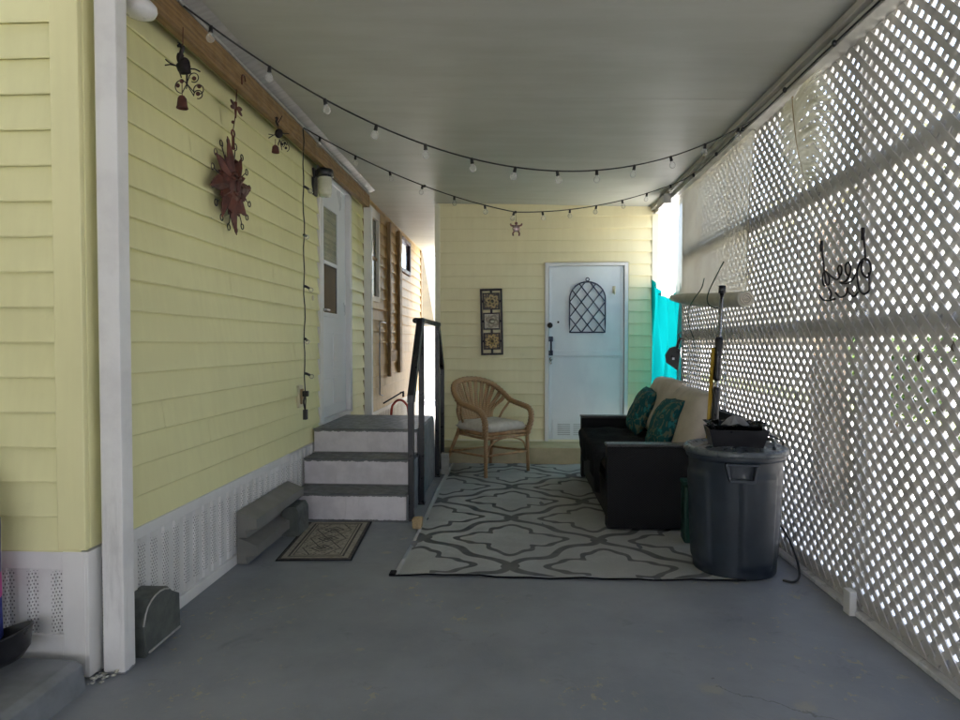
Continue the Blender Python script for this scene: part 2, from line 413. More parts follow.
m_blindglass = mk_glass('window_with_blind', (.12, .125, .09))
def mk_wicker(name, c1, c2, sc):
    m, nt, b = newmat(name); vec, x, y, z = pos(nt, False)
    n = noise(nt, vec, 9, 4)
    w = (((x*.6+y*.9+z)*sc).sin()*((x*.9-y*.6+z*.2)*sc*.8).sin())
    f = ramp(nt, w, -.5, .5)
    base = mixc(nt, f, c2, c1); base = mixc(nt, ramp(nt, n, .45, .7, 0, .5), base, c2)
    nt.links.new(base, b.inputs['Base Color']); b.inputs['Roughness'].default_value = .5
    bump(nt, b, f, .7, .003); return m
m_wick = mk_wicker('cane_wicker', (.50, .31, .15), (.26, .145, .065), 330)
m_cane = M('cane_pole', (.44, .26, .12), (.28, .15, .07), .42, 18, 90, .3, .001)
def mk_blackwicker():
    m, nt, b = newmat('black_wicker'); vec, x, y, z = pos(nt)
    a = x+y
    w = ((a*330).sin()*(z*420).sin()); f = ramp(nt, w, -.3, .3)
    nt.links.new(mixc(nt, f, (.004, .004, .005), (.012, .012, .013)), b.inputs['Base Color']); b.inputs['Roughness'].default_value = .6; b.inputs['Specular IOR Level'].default_value = .25
    bump(nt, b, f, .8, .003); return m
m_bwick = mk_blackwicker()
m_bwicksky = M('black_wicker_sky_sheen', (.05, .05, .05), (.03, .03, .03), .38, 30, 300, .8, .002)  # arm tops: sky reflection painted in as a lighter wicker
def mk_teal_print():
    m, nt, b = newmat('teal_printed_fabric'); vec, x, y, z = pos(nt, False)
    n = noise(nt, vec, 9, 4, .6, None, 2.2)
    f = ramp(nt, n, .52, .56)
    base = mixc(nt, f, (.012, .085, .095), (.13, .16, .11)); base = mixc(nt, ramp(nt, noise(nt, vec, 18, 3), .6, .64), base, (.03, .2, .22))
    nt.links.new(base, b.inputs['Base Color']); b.inputs['Roughness'].default_value = .9; b.inputs['Specular IOR Level'].default_value = .2
    bump(nt, b, noise(nt, vec, 400, 2), .5, .002); return m
m_tealprint = mk_teal_print()

# ------------------------------------------------------------------ siding
def clad(mb, place, u0, u1, z0, z1, holes=(), ex=.127, lip=.018, seams=()):
    """lap siding between u0..u1 and z0..z1; place(u, z, n) maps to world, holes = (u0,u1,z0,z1)"""
    z = z0; rs = random.Random(int(abs(u0)*100+z0*50)); wv_ = 0
    while z < z1-1e-4:
        zt = min(z+ex, z1); jn = u0+rs.uniform(.3, 3.4)
        cuts = sorted({z, zt, *[h for H in holes for h in H[2:] if z < h < zt]})
        off = lambda t: .003+wv_+lip*(1-(t-z)/ex)
        for a, b in zip(cuts, cuts[1:]):
            mid = (a+b)/2; iv = [(u0, u1)]
            for H in holes:
                if H[2] < mid < H[3]:
                    nv = []
                    for p, q in iv:
                        if H[1] <= p or H[0] >= q: nv.append((p, q)); continue
                        if H[0] > p: nv.append((p, H[0]))
                        if H[1] < q: nv.append((H[1], q))
                    iv = nv
            iv2 = []
            for p, q in iv:                       # butt joints, one board lapping over the next
                c_ = p; j = jn
                while j < q:
                    if j > p+.05: iv2.append((c_, j)); c_ = j
                    j += 3.66
                iv2.append((c_, q))
            for p, q in iv2:
                wv_ = .0022*(int((p-jn)/3.66+5) % 2)
                mb.face([place(p, a, off(a)), place(q, a, off(a)), place(q, b, off(b)), place(p, b, off(b))])
                if a == z:
                    mb.face([place(p, a, .0), place(q, a, .0), place(q, a, off(a)), place(p, a, off(a))])
                    mb.face([place(p, a-.006, off(a)-.002), place(q, a-.006, off(a)-.002), place(q, a, off(a)), place(p, a, off(a))])
                mb.face([place(q, a, .0), place(q, a, off(a)), place(q, b, off(b)), place(q, b, 0)])
        z = zt

XL, XS, YF, YB, XR = -1.57, -1.55, 2.28, 7.06, 1.55   # left siding plane, skirt, front wall plane, back wall, lattice
left = lambda u, z, n: (XL+n, u, z)
front = lambda u, z, n: (u, YF-n, z)
back = lambda u, z, n: (u, YB-n, z)

# ------------------------------------------------------------------ the setting
g = MB(); g.box(-300, 300, -300, 300, -.35, -.03); struct('ground', g, m_ground)
g = MB(); g.box(6.2, 7.6, -8, 26, -.03, -.005); struct('lawn', g, m_grass)
g = MB(); g.box(-1.6, 1.66, -6.0, 6.62, -.03, 0); struct('patio_floor', g, m_floor)
g = MB(); g.box(-.86, 1.66, 6.60, 7.2, -.03, .165, .006); struct('raised_slab', g, m_slab)
g = MB(); g.prism([(-4.2, -.03), (-1.515, -.03), (-1.53, .088), (-1.56, .104), (-1.62, .107), (-4.2, .11)], -1.05, 2.20, 'Y', .004)
struct('side_step', g, m_sidegrey)

# ------------------------------------------------------------------ mobile home (left)
home = thing('mobile_home', 'long yellow mobile home with white skirting along the left of the carport', 'house', (XL, YF, 0))
DY0, DY1, DZ0, DZ1 = 5.08, 6.08, .585, 2.70
doorhole = (DY0, DY1, DZ0-.1, DZ1); winhole = (6.93, 7.42, 1.69, 2.71)
w = MB()
clad(w, left, YF+.10, 6.62, .475, 2.92, [doorhole])
w.box(XL-.12, XL-.002, YF+.02, DY0, .0, 2.92); w.box(XL-.12, XL-.002, DY1, 6.6, .0, 2.92)
w.box(XL-.12, XL-.002, DY0, DY1, 0, DZ0-.02); w.box(XL-.12, XL-.002, DY0, DY1, DZ1, 2.92)
wall_side = w.build('side_wall', m_yellow, home, norm=False)
w = MB()
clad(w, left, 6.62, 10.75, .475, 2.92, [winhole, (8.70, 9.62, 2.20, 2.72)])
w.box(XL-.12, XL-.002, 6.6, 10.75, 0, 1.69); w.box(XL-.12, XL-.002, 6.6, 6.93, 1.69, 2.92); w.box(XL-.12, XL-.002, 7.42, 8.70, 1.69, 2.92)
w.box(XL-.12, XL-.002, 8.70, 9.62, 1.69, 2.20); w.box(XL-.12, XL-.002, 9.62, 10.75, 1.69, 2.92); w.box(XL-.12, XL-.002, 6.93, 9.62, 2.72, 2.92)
tag(w.build('rear_wall', m_warmlit, home, norm=False), 'stretch of siding beyond the door with warm light painted into its colour')
w = MB()
clad(w, front, -5.6, XL-.0, .475, 3.1)
w.box(-5.6, XL-.004, YF+.002, YF+.12, 0, 3.1)
w.build('front_wall', m_yellow, home, norm=False)
# corner board: wide flange on the front, narrow one on the side
t = MB()
t.box(XL-.088, XL+.018, YF-.024, YF, .477, 2.95, .004); t.box(XL, XL+.020, YF+.0005, YF+.075, .477, 2.95, .004)
t.build('corner_trim', m_yellowtrim, home)
t = MB(); t.box(XL, XL+.016, 6.615, 6.665, .48, 2.7, .003); t.build('joint_strip', m_brownboard, home)
t = MB(); t.box(XL, XL+.03, 10.66, 10.76, .2, 2.75, .004); t.build('corner_trim', m_brownboard, home)
# skirting
s = MB()
def ribs(mb, place, u0, u1, z0, z1, pitch=.092):
    u = math.floor(u0/pitch)*pitch
    prof = [(0, 0), (.20, 0), (.26, .010), (.74, .010), (.80, 0), (1, 0)]
    while u < u1:
        for (a, na), (b, nb) in zip(prof, prof[1:]):
            p, q = max(u+a*pitch, u0), min(u+b*pitch, u1)
            if q > p: mb.face([place(p, z0, na), place(q, z0, nb), place(q, z1, nb), place(p, z1, na)])
        u += pitch
sk_side = lambda u, z, n: (XS-.012+n, u, z); sk_front = lambda u, z, n: (u, YF-.004-n, z)
ribs(s, sk_side, YF+.02, 10.7, .0, .45); ribs(s, sk_front, -5.6, XS-.03, .0, .45)
s.box(XL-.001, XS-.016, YF+.02, 10.7, 0, .47)
sk = s.build('skirting', m_skirt, home, norm=False)
s = MB()
s.box(XS-.014, XS+.008, YF+.06, 2.50, .425, .472, .003)
s.box(XS-.014, XS+.008, 2.52, 4.36, .425, .472, .003); s.box(XS-.014, XS+.008, 2.44, 4.36, 0, .055, .003)
s.box(XS-.014, XS+.008, 2.52, 2.56, .056, .424, .003)
s.box(XS-.014, XS+.006, 6.1, 10.6, .425, .47, .003)
s.box(-5.6, XL-.072, YF-.022, YF-.003, .405, .472, .003); s.box(-5.6, XL-.072, YF-.022, YF-.003, .02, .165, .003)
s.box(XL-.071, XL+.014, YF-.026, YF-.003, .02, .472, .003); s.box(XS-.014, XS+.006, YF-.024, YF+.055, .012, .472, .003)
s.build('frame', m_white, sk)
s = MB(); s.prism([(2.605, .085), (2.64, .085), (2.643, .20), (2.628, .19)], XS-.006, XS+.0045, 'X'); s.build('torn_gap', m_black, sk)
# entrance door in the side wall
d = MB(); d.box(XL-.05, XL-.012, DY0+.075, DY1-.07, DZ0+.02, DZ1-.10, .003)
door = d.build('door', m_door, home)
for (a, b_, z0, z1) in ((5.22, 5.50, 1.0, 1.32), (5.58, 5.90, 1.0, 1.32), (5.22, 5.50, .70, .93), (5.58, 5.90, .70, .93)):
    e = MB(); e.box(XL-.013, XL-.007, a, b_, z0, z1, .005); e.build('raised_panel', m_door, door)
d = MB()
d.box(XL-.07, XL+.034, DY0, DY0+.07, DZ0, DZ1, .004); d.box(XL-.07, XL+.034, DY1-.065, DY1, DZ0, DZ1, .004)
d.box(XL-.07, XL+.034, DY0+.071, DY1-.066, DZ1-.09, DZ1, .004); d.box(XL-.07, XL+.03, DY0+.071, DY1-.066, DZ0-.06, DZ0+.018, .003)
d.build('door_frame', m_white, home)
WY0, WY1 = 5.24, 5.72
d = MB(); d.box(XL-.014, XL-.006, WY0+.03, WY1-.03, 1.90, 2.36); d.build('upper_pane', M('pane_with_lowered_blind', (.30, .31, .22), (.22, .23, .16), .15, 4, 200, .4, .002, (.2, .2, 12), thr=(.45, .55)), door)
d = MB(); d.box(XL-.014, XL-.006, WY0+.03, WY1-.03, 1.485, 1.89); d.build('lower_pane', m_dark_glass, door)
d = MB()
d.box(XL-.012, XL+.004, WY0, WY0+.035, 1.45, 2.39, .003); d.box(XL-.012, XL+.004, WY1-.035, WY1, 1.45, 2.39, .003)
d.box(XL-.012, XL+.006, WY0+.036, WY1-.036, 1.45, 1.485, .003); d.box(XL-.012, XL+.006, WY0+.036, WY1-.036, 2.355, 2.39, .003)
d.box(XL-.012, XL+.008, WY0+.036, WY1-.036, 1.885, 1.915, .003); d.build('window_trim', m_door, door)
ry = Matrix.Rotation(math.pi/2, 4, 'Y')
d = MB(); d.lathe([(0, 0), (.032, 0), (.032, .008), (.012, .012), (.012, .05), (.0, .05)], (XL-.012, 5.19, 1.50), 16, ry)
d.tube([(XL+.035, 5.19, 1.50), (XL+.04, 5.22, 1.505), (XL+.04, 5.30, 1.50)], .009, 8); d.build('handle', m_chrome, door)
d = MB(); d.lathe([(0, 0), (.028, 0), (.026, .02), (0, .022)], (XL-.012, 5.19, 1.65), 16, ry); d.build('deadbolt', m_chrome, door)
# rear windows
d = MB(); a, b_, z0, z1 = winhole
d.box(XL-.02, XL+.022, a, a+.075, z0, z1, .003); d.box(XL-.02, XL+.022, b_-.07, b_, z0, z1, .003)
d.box(XL-.02, XL+.022, a+.076, b_-.071, z0, z0+.06, .003); d.box(XL-.02, XL+.022, a+.076, b_-.071, z1-.10, z1, .003)
wf = d.build('window', m_whitewall, home)
d = MB(); d.box(XL-.018, XL-.010, a+.075, b_-.07, z0+.06, z1-.1); d.build('pane', m_blindglass, wf)
d = MB(); d.box(XL-.01, XL+.004, a+.075, b_-.07, 2.16, 2.19); d.build('sash_bar', m_brownboard, wf)
d = MB(); y0, y1, z0, z1 = 8.72, 9.60, 2.22, 2.70
m_purple = M('dark_purple_frame', (.06, .03, .06), (.04, .02, .045), .5)
d.box(XL-.02, XL+.03, y0, y0+.07, z0, z1, .003); d.box(XL-.02, XL+.03, y1-.07, y1, z0, z1, .003)
d.box(XL-.02, XL+.03, y0+.071, y1-.071, z0, z0+.05, .003); d.box(XL-.02, XL+.03, y0+.071, y1-.071, z1-.05, z1, .003)
wf = d.build('small_window', m_purple, home)
m_mirror = M('reflecting_pane', (.75, .8, .9), (.6, .66, .8), .08, 6, 30, .3, .004, metal=1)
d = MB(); d.box(XL-.015, XL-.005, y0+.07, y1-.07, z0+.05, z1-.05); d.build('pane', m_mirror, wf)
d = MB(); d.box(XL+.016, XL+.055, 7.86, 7.93, .82, 2.70, .004); d.build('vertical_board', m_brownboard, home)
d = MB(); d.box(XL+.016, XL+.06, 8.50, 8.66, .84, 2.70, .004); d.build('vertical_board', m_brownboard, home)
for (yy, z0, z1) in ((8.12, 1.0, 1.16),):
    d = MB(); d.box(XL+.017, XL+.03, 7.94, 8.49, z0, z1-.02, .003); d.build('cross_board', m_brownboard, home)
d = MB(); d.tube([(XL+.03, 7.70, 1.47), (XL+.03, 7.36, 1.47), (XL+.03, 7.34, 1.44), (XL+.03, 7.34, .64), (XL+.03, 7.50, .62)], .008, 6); d.build('conduit', m_galv, home)
# roof over the home
d = MB(); d.prism([(-5.8, 3.1), (XL-.01, 2.93), (XL-.01, 3.0), (-3.6, 3.75), (-5.8, 3.6)], YF-.15, 10.9, 'Y'); d.build('roof', m_roofgrey, home)

# ------------------------------------------------------------------ carport
cp = thing('carport', 'carport with white metal ceiling on timber beam and white posts', 'carport', (-1.49, YF, 0))
def ceilz(x): return 2.722-.0275*x
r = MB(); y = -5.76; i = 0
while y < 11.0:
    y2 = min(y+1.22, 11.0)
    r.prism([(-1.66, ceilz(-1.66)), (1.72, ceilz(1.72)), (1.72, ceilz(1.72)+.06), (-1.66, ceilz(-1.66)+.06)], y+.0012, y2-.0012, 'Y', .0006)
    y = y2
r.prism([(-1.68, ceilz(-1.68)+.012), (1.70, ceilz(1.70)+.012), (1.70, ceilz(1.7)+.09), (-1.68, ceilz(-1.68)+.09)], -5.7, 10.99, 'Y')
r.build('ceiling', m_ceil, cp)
r = MB(); r.box(-5.2, -1.70, -5.7, 2.10, 2.80, 2.87, .004); r.build('light_block_ceiling', m_ceil, cp)  # unseen ceiling added to keep sky light off the front wall
r = MB(); r.box(-1.492, -1.452, -5.7, 6.47, 2.575, 2.70, .003); r.build('timber_beam', m_wood, cp)
r = MB(); r.prism([(-1.496, 2.702), (-1.446, 2.702), (-1.446, 2.716), (-1.475, 2.735), (-1.40, 2.7585), (-1.55, 2.7605)], -5.7, 6.5, 'Y'); r.build('flashing', m_galv, cp)
r = MB(); r.box(-1.525, -1.443, 2.305, 2.375, 0, 2.573, .004); r.build('post', m_post, cp)
r = MB(); r.box(-1.525, -1.443, -1.2, -1.12, 0, 2.573, .004); r.build('post', m_white, cp)
r = MB(); r.box(1.50, 1.58, -5.6, -5.52, 0, 2.598, .004); r.build('post', m_white, cp)
r = MB(); r.box(-1.525, -1.443, -5.6, -5.52, 0, 2.573, .004); r.build('post', m_white, cp)
r = MB(); r.box(-1.50, -1.425, 6.40, 6.47, 0, 2.573, .004); r.build('post', m_white, cp)
r = MB(); r.box(1.475, 1.60, -5.7, 7.058, 2.600, 2.675, .004); r.build('edge_beam', M('beam_paint', (.60, .59, .54), (.5, .49, .44), .5, 4), cp)
r = MB(); r.box(1.44, 1.474, -5.7, 7.05, 2.640, 2.676, .003); r.build('edge_batten', M('batten_paint', (.50, .48, .42), (.4, .38, .33), .5, 4), cp)
r = MB(); r.box(1.40, 1.47, 6.25, 6.55, 2.55, 2.64, .006); r.build('bracket', m_galv, cp)

# ------------------------------------------------------------------ storage shed at the back
shed = thing('storage_shed', 'cream sided shed wall with pale blue door closing the back of the carport', 'shed', (.3, YB, .16))
DX0, DX1, SZ, DT = .322, 1.207, .165, 2.092
w = MB(); clad(w, back, -.84, 1.50, SZ+.01, 2.73, [(DX0-.01, DX1+.01, 0, DT+.01)])
w.box(-.84, DX0, YB+.001, YB+.1, .0, 2.75); w.box(DX1, 1.50, YB+.001, YB+.1, 0, 2.68); w.box(DX0, DX1, YB+.001, YB+.1, DT, 2.685); w.box(DX0, DX1, YB+.07, YB+.1, 0, DT)
w.box(-.85, -.80, YB+.1, 10.4, 0, 2.74); w.box(1.48, 1.50, YB+.1, 10.4, 0, 2.6); w.box(-.8, 1.48, 10.3, 10.4, 0, 2.6)
w.build('wall', m_cream, shed, norm=False)
w = MB(); w.box(-.87, -.815, YB-.022, YB+.04, .02, 2.735, .003); w.build('corner_trim', m_creamtrim, shed)
w = MB(); w.box(1.455, 1.525, YB-.024, YB+.04, .02, 2.62, .003); w.build('corner_trim', m_creamtrim, shed)
w = MB(); w.box(-.814, 1.454, YB-.024, YB+.0, SZ+.0, SZ+.02, .003); w.build('base_trim', m_creamtrim, shed)
w = MB()
w.box(DX0, DX0+.04, YB-.030, YB+.05, SZ+.002, DT, .003); w.box(DX1-.04, DX1, YB-.030, YB+.05, SZ+.002, DT, .003); w.box(DX0+.041, DX1-.041, YB-.030, YB+.05, DT-.035, DT, .003)
w.build('door_frame', m_white, shed)
w = MB(); w.box(DX0+.044, DX1-.044, YB-.004, YB+.04, SZ+.02, DT-.038, .003); bd = w.build('door', m_bluedoor, shed)
w = MB(); w.box(DX0+.06, DX1-.06, YB-.012, YB-.005, 1.075, 1.082, .002); w.box(DX0+.06, DX1-.06, YB-.016, YB-.005, 1.09, 1.155, .003); w.build('middle_rail', m_bluedoor, bd)
w = MB()
for (x0, x1) in ((DX0+.044, DX0+.075), (DX1-.075, DX1-.044)): w.box(x0, x1, YB-.011, YB-.005, SZ+.05, DT-.06, .002)
w.build('stile', m_bluedoor, bd)
w = MB(); w.box(DX0+.08, .80, YB-.014, YB-.005, .20, .40, .003)
w.build('vent', m_bluedoor, bd)
w = MB()
for k in range(2):
    for j in range(6): w.box(.46+k*.17, .595+k*.17, YB-.020, YB-.0142, .235+j*.022, .247+j*.022)
w.build('vent_slat', M('grey_vent', (.45, .50, .53), (.38, .42, .45), .5), bd)
rx = Matrix.Rotation(math.pi/2, 4, 'X')
w = MB(); w.lathe([(0, 0), (.03, 0), (.03, .01), (.012, .018), (.012, .03), (.026, .045), (.022, .06), (0, .064)], (.375, YB-.03, 1.42), 14, rx); w.build('knob', m_iron, bd)
w = MB(); w.tube([(.385, YB-.03, 1.28), (.385, YB-.075, 1.275), (.385, YB-.08, 1.20), (.385, YB-.075, 1.12), (.385, YB-.03, 1.115)], .010, 8)
w.box(.362, .408, YB-.036, YB-.03, 1.245, 1.30, .002); w.box(.362, .408, YB-.036, YB-.03, 1.095, 1.15, .002); w.build('pull_handle', m_navy, bd)
w = MB(); w.lathe([(0, 0), (.018, 0), (.018, .012), (0, .014)], (.385, YB-.03, 1.055), 12, rx); w.ball((.385, YB-.04, 1.02), .014, (1, .5, 1.4), 10, 8); w.build('lock', m_chrome, bd)
w = MB(); w.box(.455, .475, YB-.016, YB-.004, 1.445, 1.465, .003); w.build('peephole', m_iron, bd)
w = MB(); w.tube([(1.06, YB-.006, 1.82), (1.06, YB-.02, 1.80), (1.06, YB-.03, 1.765), (1.06, YB-.045, 1.75), (1.06, YB-.05, 1.775)], .007, 8); w.box(1.045, 1.075, YB-.012, YB-.004, 1.76, 1.84, .003); w.build('hook', m_ivory, bd)

# arched lattice ornament on the door
orn = thing('arched_ornament', 'dark blue arched iron trellis hung on the pale blue shed door', 'ornament', (.77, YB-.02, 1.34))
ax0, ax1, az0, azs, azt = .585, .965, 1.345, 1.70, 1.885
def archtop(x):
    u = (x-(ax0+ax1)/2)/((ax1-ax0)/2); return azs+(azt-azs)*math.sqrt(max(0, 1-abs(u)**2.1))
yy = YB-.022
w = MB(); pts = [(ax0, yy, az0)]+[(ax0, yy, az0+(azs-az0)*k/4) for k in range(1, 4)]
pts += [(x, yy, archtop(x)) for x in [(ax0+ax1)/2-(ax1-ax0)/2*math.cos(math.pi*k/16) for k in range(17)]]
pts += [(ax1, yy, az0+(azs-az0)*k/4) for k in (3, 2, 1, 0)]
w.tube(pts, .008, 6, closed=True); w.build('arch_frame', m_navy, orn)
w = MB()
def inside(x, z): return ax0 <= x <= ax1 and az0 <= z <= archtop(x)
for sg in (1, -1):
    for k in range(-6, 9):
        x0 = ax0+k*.127+(0 if sg > 0 else .0)
        q = [(x0+sg*s_*.78, az0+s_) for s_ in [j*.01 for j in range(60)]]
        if sg < 0: q = [(ax1-k*.127-s_*.78, az0+s_) for s_ in [j*.01 for j in range(60)]]
        q = [p for p in q if inside(*p)]
        if len(q) > 3: w.tube([(q[0][0], yy, q[0][1]), (q[-1][0], yy, q[-1][1])], .0065, 6)
w.build('grille', m_navy, orn)
w = MB(); w.tube([((ax0+ax1)/2+.018*math.cos(t*.4), yy, azt+.026+.018*math.sin(t*.4)) for t in range(16)], .005, 6, closed=True); w.build('hanging_ring', m_navy, orn)

# three-panel metal wall art
art = thing('wall_art', 'tall black framed wall art with three ornate square medallions', 'wall art', (-.26, YB-.03, 1.08), 0)
art.rotation_euler = (0, R(-1.2), 0)
x0, x1, z0, z1 = -.365, -.125, 1.10, 1.815; yy = YB-.028
m_medal = {}
def medal_mat(name, c1, c2, petals):
    m, nt, b = newmat(name); vec, x, y, z = pos(nt, False)
    X = x; return m, nt, b, x, y, z
def mk_medal(name, ca, cb, petals, cz):
    m, nt, b = newmat(name); vec, x, y, z = pos(nt)
    dx = x-(-.245); dz = z-cz; r_ = (dx*dx+dz*dz).f('SQRT'); ph = dz.f('ARCTAN2', dx)
    pet = ((ph*petals).sin()*.012+r_*1.0-.055).band(.012)
    ring = (r_-.025).band(.008); sp = ((ph*petals*2).sin()*(r_*160).sin()).gt(.35)*r_.gt(.03)
    f = pet.mx(ring).mx(sp*.7)
    nt.links.new(mixc(nt, f, ca, cb), b.inputs['Base Color']); b.inputs['Roughness'].default_value = .45; b.inputs['Metallic'].default_value = .3
    bump(nt, b, f, .6, .004); return m
w = MB(); tt = .012
w.box(x0, x0+.022, yy-.012, yy+.012, z0, z1, .002); w.box(x1-.022, x1, yy-.012, yy+.012, z0, z1, .002)
w.box(x0+.0225, x1-.0225, yy-.012, yy+.012, z0, z0+.022, .002); w.box(x0+.0225, x1-.0225, yy-.012, yy+.012, z1-.022, z1, .002)
sq = [(1.12+.045+k*.215, 1.12+.045+k*.215+.17) for k in range(3)]
for zz in (z0+.02, sq[0][1], sq[1][1], sq[2][1]):
    w.box(-.257, -.233, yy-.008, yy+.008, zz, zz+.045, .002)
for a, b_ in sq:
    w.box(x0+.022, x0+.038, yy-.008, yy+.008, (a+b_)/2-.012, (a+b_)/2+.012); w.box(x1-.038, x1-.022, yy-.008, yy+.008, (a+b_)/2-.012, (a+b_)/2+.012)
w.build('frame', m_iron, art)
cols = [((.05, .04, .03), (.34, .26, .12), 6), ((.34, .31, .24), (.20, .17, .12), 4), ((.05, .035, .02), (.40, .28, .11), 8)]
for k, (a, b_) in enumerate(sq):
    xa, xb = -.330, -.160
    e = MB(); e.box(xa, xb, yy-.006, yy+.004, a, b_, .002); e.lathe([(0, .012), (.02, .010), (.03, 0)], (-.245, yy-.006, (a+b_)/2), 14, rx)
    ca, cb, pt = cols[2-k] if k != 1 else cols[1]
    ml = e.build('medallion', mk_medal('medallion_%s' % ('bronze', 'pale', 'gold')[k], ca, cb, pt, (a+b_)/2), art)
    e = MB()
    for q in ((xa-.006, xa+.008, a-.006, b_+.006), (xb-.008, xb+.006, a-.006, b_+.006)): e.box(q[0], q[1], yy-.011, yy+.008, q[2], q[3])
    for q in ((a-.006, a+.008), (b_-.008, b_+.006)): e.box(xa+.0082, xb-.0082, yy-.0105, yy+.0075, q[0], q[1])
    e.build('rim', m_iron, ml)

# ------------------------------------------------------------------ porch with steps and handrail
porch = thing('porch_steps', 'concrete porch with three grey treads and white risers below the door', 'steps', (-1.1, 4.4, 0))
PX0, PX1 = -1.54, -.745
lv = [(4.40, .195), (4.66, .39), (4.90, .575)]
for k, (yy, zt) in enumerate(lv):
    yn = lv[k+1][0] if k < 2 else 5.85
    w = MB(); w.box(PX0, PX1, yy, yn-.0005, 0, zt-.012, .004); w.build('riser', m_riser, porch)
    w = MB(); w.box(PX0-.002, PX1+.003, yy-.008, yn, zt-.0115, zt+.0005, .004); w.build('tread', m_greytread, porch)
w = MB(); w.prism([(4.39, 0), (6.30, 0), (6.30, .28), (5.855, .28), (5.855, .565), (4.91, .565), (4.91, .375), (4.67, .375), (4.67, .18), (4.39, .18)], PX1+.0035, PX1+.012, 'X'); w.build('side_face', m_sidegrey, porch)
w = MB(); w.box(PX0, PX1, 5.8505, 6.30, 0, .285, .004); w.build('rear_step', m_greytread, porch)
rail = thing('handrail', 'black square tube handrail along the open side of the porch', 'handrail', (-.71, 4.45, 0))
RX = -.712; q = .020
def sq_bar(mb, a, b_, r_=.02): mb.tube([a, b_], r_*1.2, 4, cap=True)
def post(xa, ya, z1, name='post', r_=q):
    w = MB(); w.box(xa-r_, xa+r_, ya-r_, ya+r_, .0, z1, .003); w.box(xa-.026, xa+.026, ya-.03, ya+.03, 0, .012, .002); w.build(name, m_black, rail)
post(RX-.005, 4.45, .86); post(RX+.002, 4.905, 1.38); post(RX, 5.93, 1.395); post(RX, 6.33, 1.0)
w = MB(); w.box(RX-.03, RX+.03, 4.87, 5.98, 1.38, 1.42, .012); w.build('top_rail', m_black, rail)
w = MB(); w.prism([(4.425, .82), (4.47, .82), (4.915, 1.375), (4.915, 1.42), (4.87, 1.42), (4.425, .872)], RX-.028, RX+.02, 'X', .004); w.build('front_sloping_rail', m_black, rail)
w = MB(); w.prism([(6.355, .97), (6.31, .97), (5.94, 1.365), (5.94, 1.41), (5.98, 1.41), (6.355, 1.02)], RX-.02, RX+.02, 'X', .004); w.build('rear_sloping_rail', m_black, rail)
w = MB(); w.ball((RX-.035, 4.885, 1.40), .028, (1, 1, .8)); w.build('end_cap', m_black, rail)

# ------------------------------------------------------------------ lattice screen (right)
def clip(poly, u0, u1, v0, v1):
    for ax, lim, sg in ((0, u0, 1), (0, u1, -1), (1, v0, 1), (1, v1, -1)):
        out = []
        for i in range(len(poly)):
            a, b_ = poly[i-1], poly[i]
            ia, ib = sg*(a[ax]-lim) >= 0, sg*(b_[ax]-lim) >= 0
            if ia != ib:
                t_ = (lim-a[ax])/(b_[ax]-a[ax]); out.append((a[0]+(b_[0]-a[0])*t_, a[1]+(b_[1]-a[1])*t_))
            if ib: out.append(b_)
        poly = out
        if len(poly) < 3: return []
    return poly
scr = thing('lattice_screen', 'white diagonal plastic lattice screen filling the right side of the carport', 'lattice screen', (XR, 3, 0))
seams = [-3.65, -2.43, -1.21, 0.01, 1.23, 2.45, 3.67, 4.89, 6.13]
per = .078; wd = .0288
for u0, u1 in zip(seams, seams[1:]):
    mb = MB(); v0, v1 = .035, 2.605; u1e = u1+.018; dx = .006*(seams.index(u0) % 2)
    H = (v1-v0)
    for sg, xa in ((1, XR+dx), (-1, XR+.0053+dx)):
        k = math.floor((u0-H-.2)/per)
        while k*per < u1e+H+.2:
            cc = k*per+(.02 if sg > 0 else .0); hw = wd*math.sqrt(2)/2
            if sg > 0: poly = [(cc-hw, v0-.1), (cc+hw, v0-.1), (cc+hw+H+.2, v1+.1), (cc-hw+H+.2, v1+.1)]
            else: poly = [(cc-hw, v0-.1), (cc+hw, v0-.1), (cc+hw-H-.2, v1+.1), (cc-hw-H-.2, v1+.1)]
            p = clip(poly, u0, u1e, v0, v1)
            if p: mb.prism(p, xa, xa+.005, 'X')
            k += 1
    mb.build('lattice_panel', m_lattice, scr)
for z0, z1, nm in ((1.262, 1.345, 'middle_rail'), (1.965, 2.045, 'upper_rail')):
    w = MB(); w.box(XR+.018, XR+.055, -3.65, 6.14, z0, z1, .003); w.build(nm, m_white, scr)
w = MB(); w.box(XR+.018, XR+.055, -3.65, 6.14, .018, .10, .004); w.build('bottom_rail', m_white, scr)
w = MB(); w.box(XR-.02, XR+.017, -3.65, 6.14, .0, .022, .004); w.build('bottom_batten', m_plasticwhite, scr)
w = MB(); w.box(XR+.056, XR+.10, -3.65, 6.14, -.03, .05, .004); w.build('kerb', m_ground, scr)
for yy in (-1.9, .55, 3.08, 6.09):
    w = MB(); w.box(XR+.057, XR+.147, yy-.05, yy+.075, -.03, 2.60, .003); w.build('post', m_white, scr)
w = MB(); w.box(XR-.045, XR-.013, 2.98, 3.04, 0, .11, .003); w.build('foot_block', m_white, scr)
w = MB(); w.box(XR-.001, XR+.012, 6.132, 6.16, .08, 2.6, .002); w.build('end_strip', m_lattice, scr)

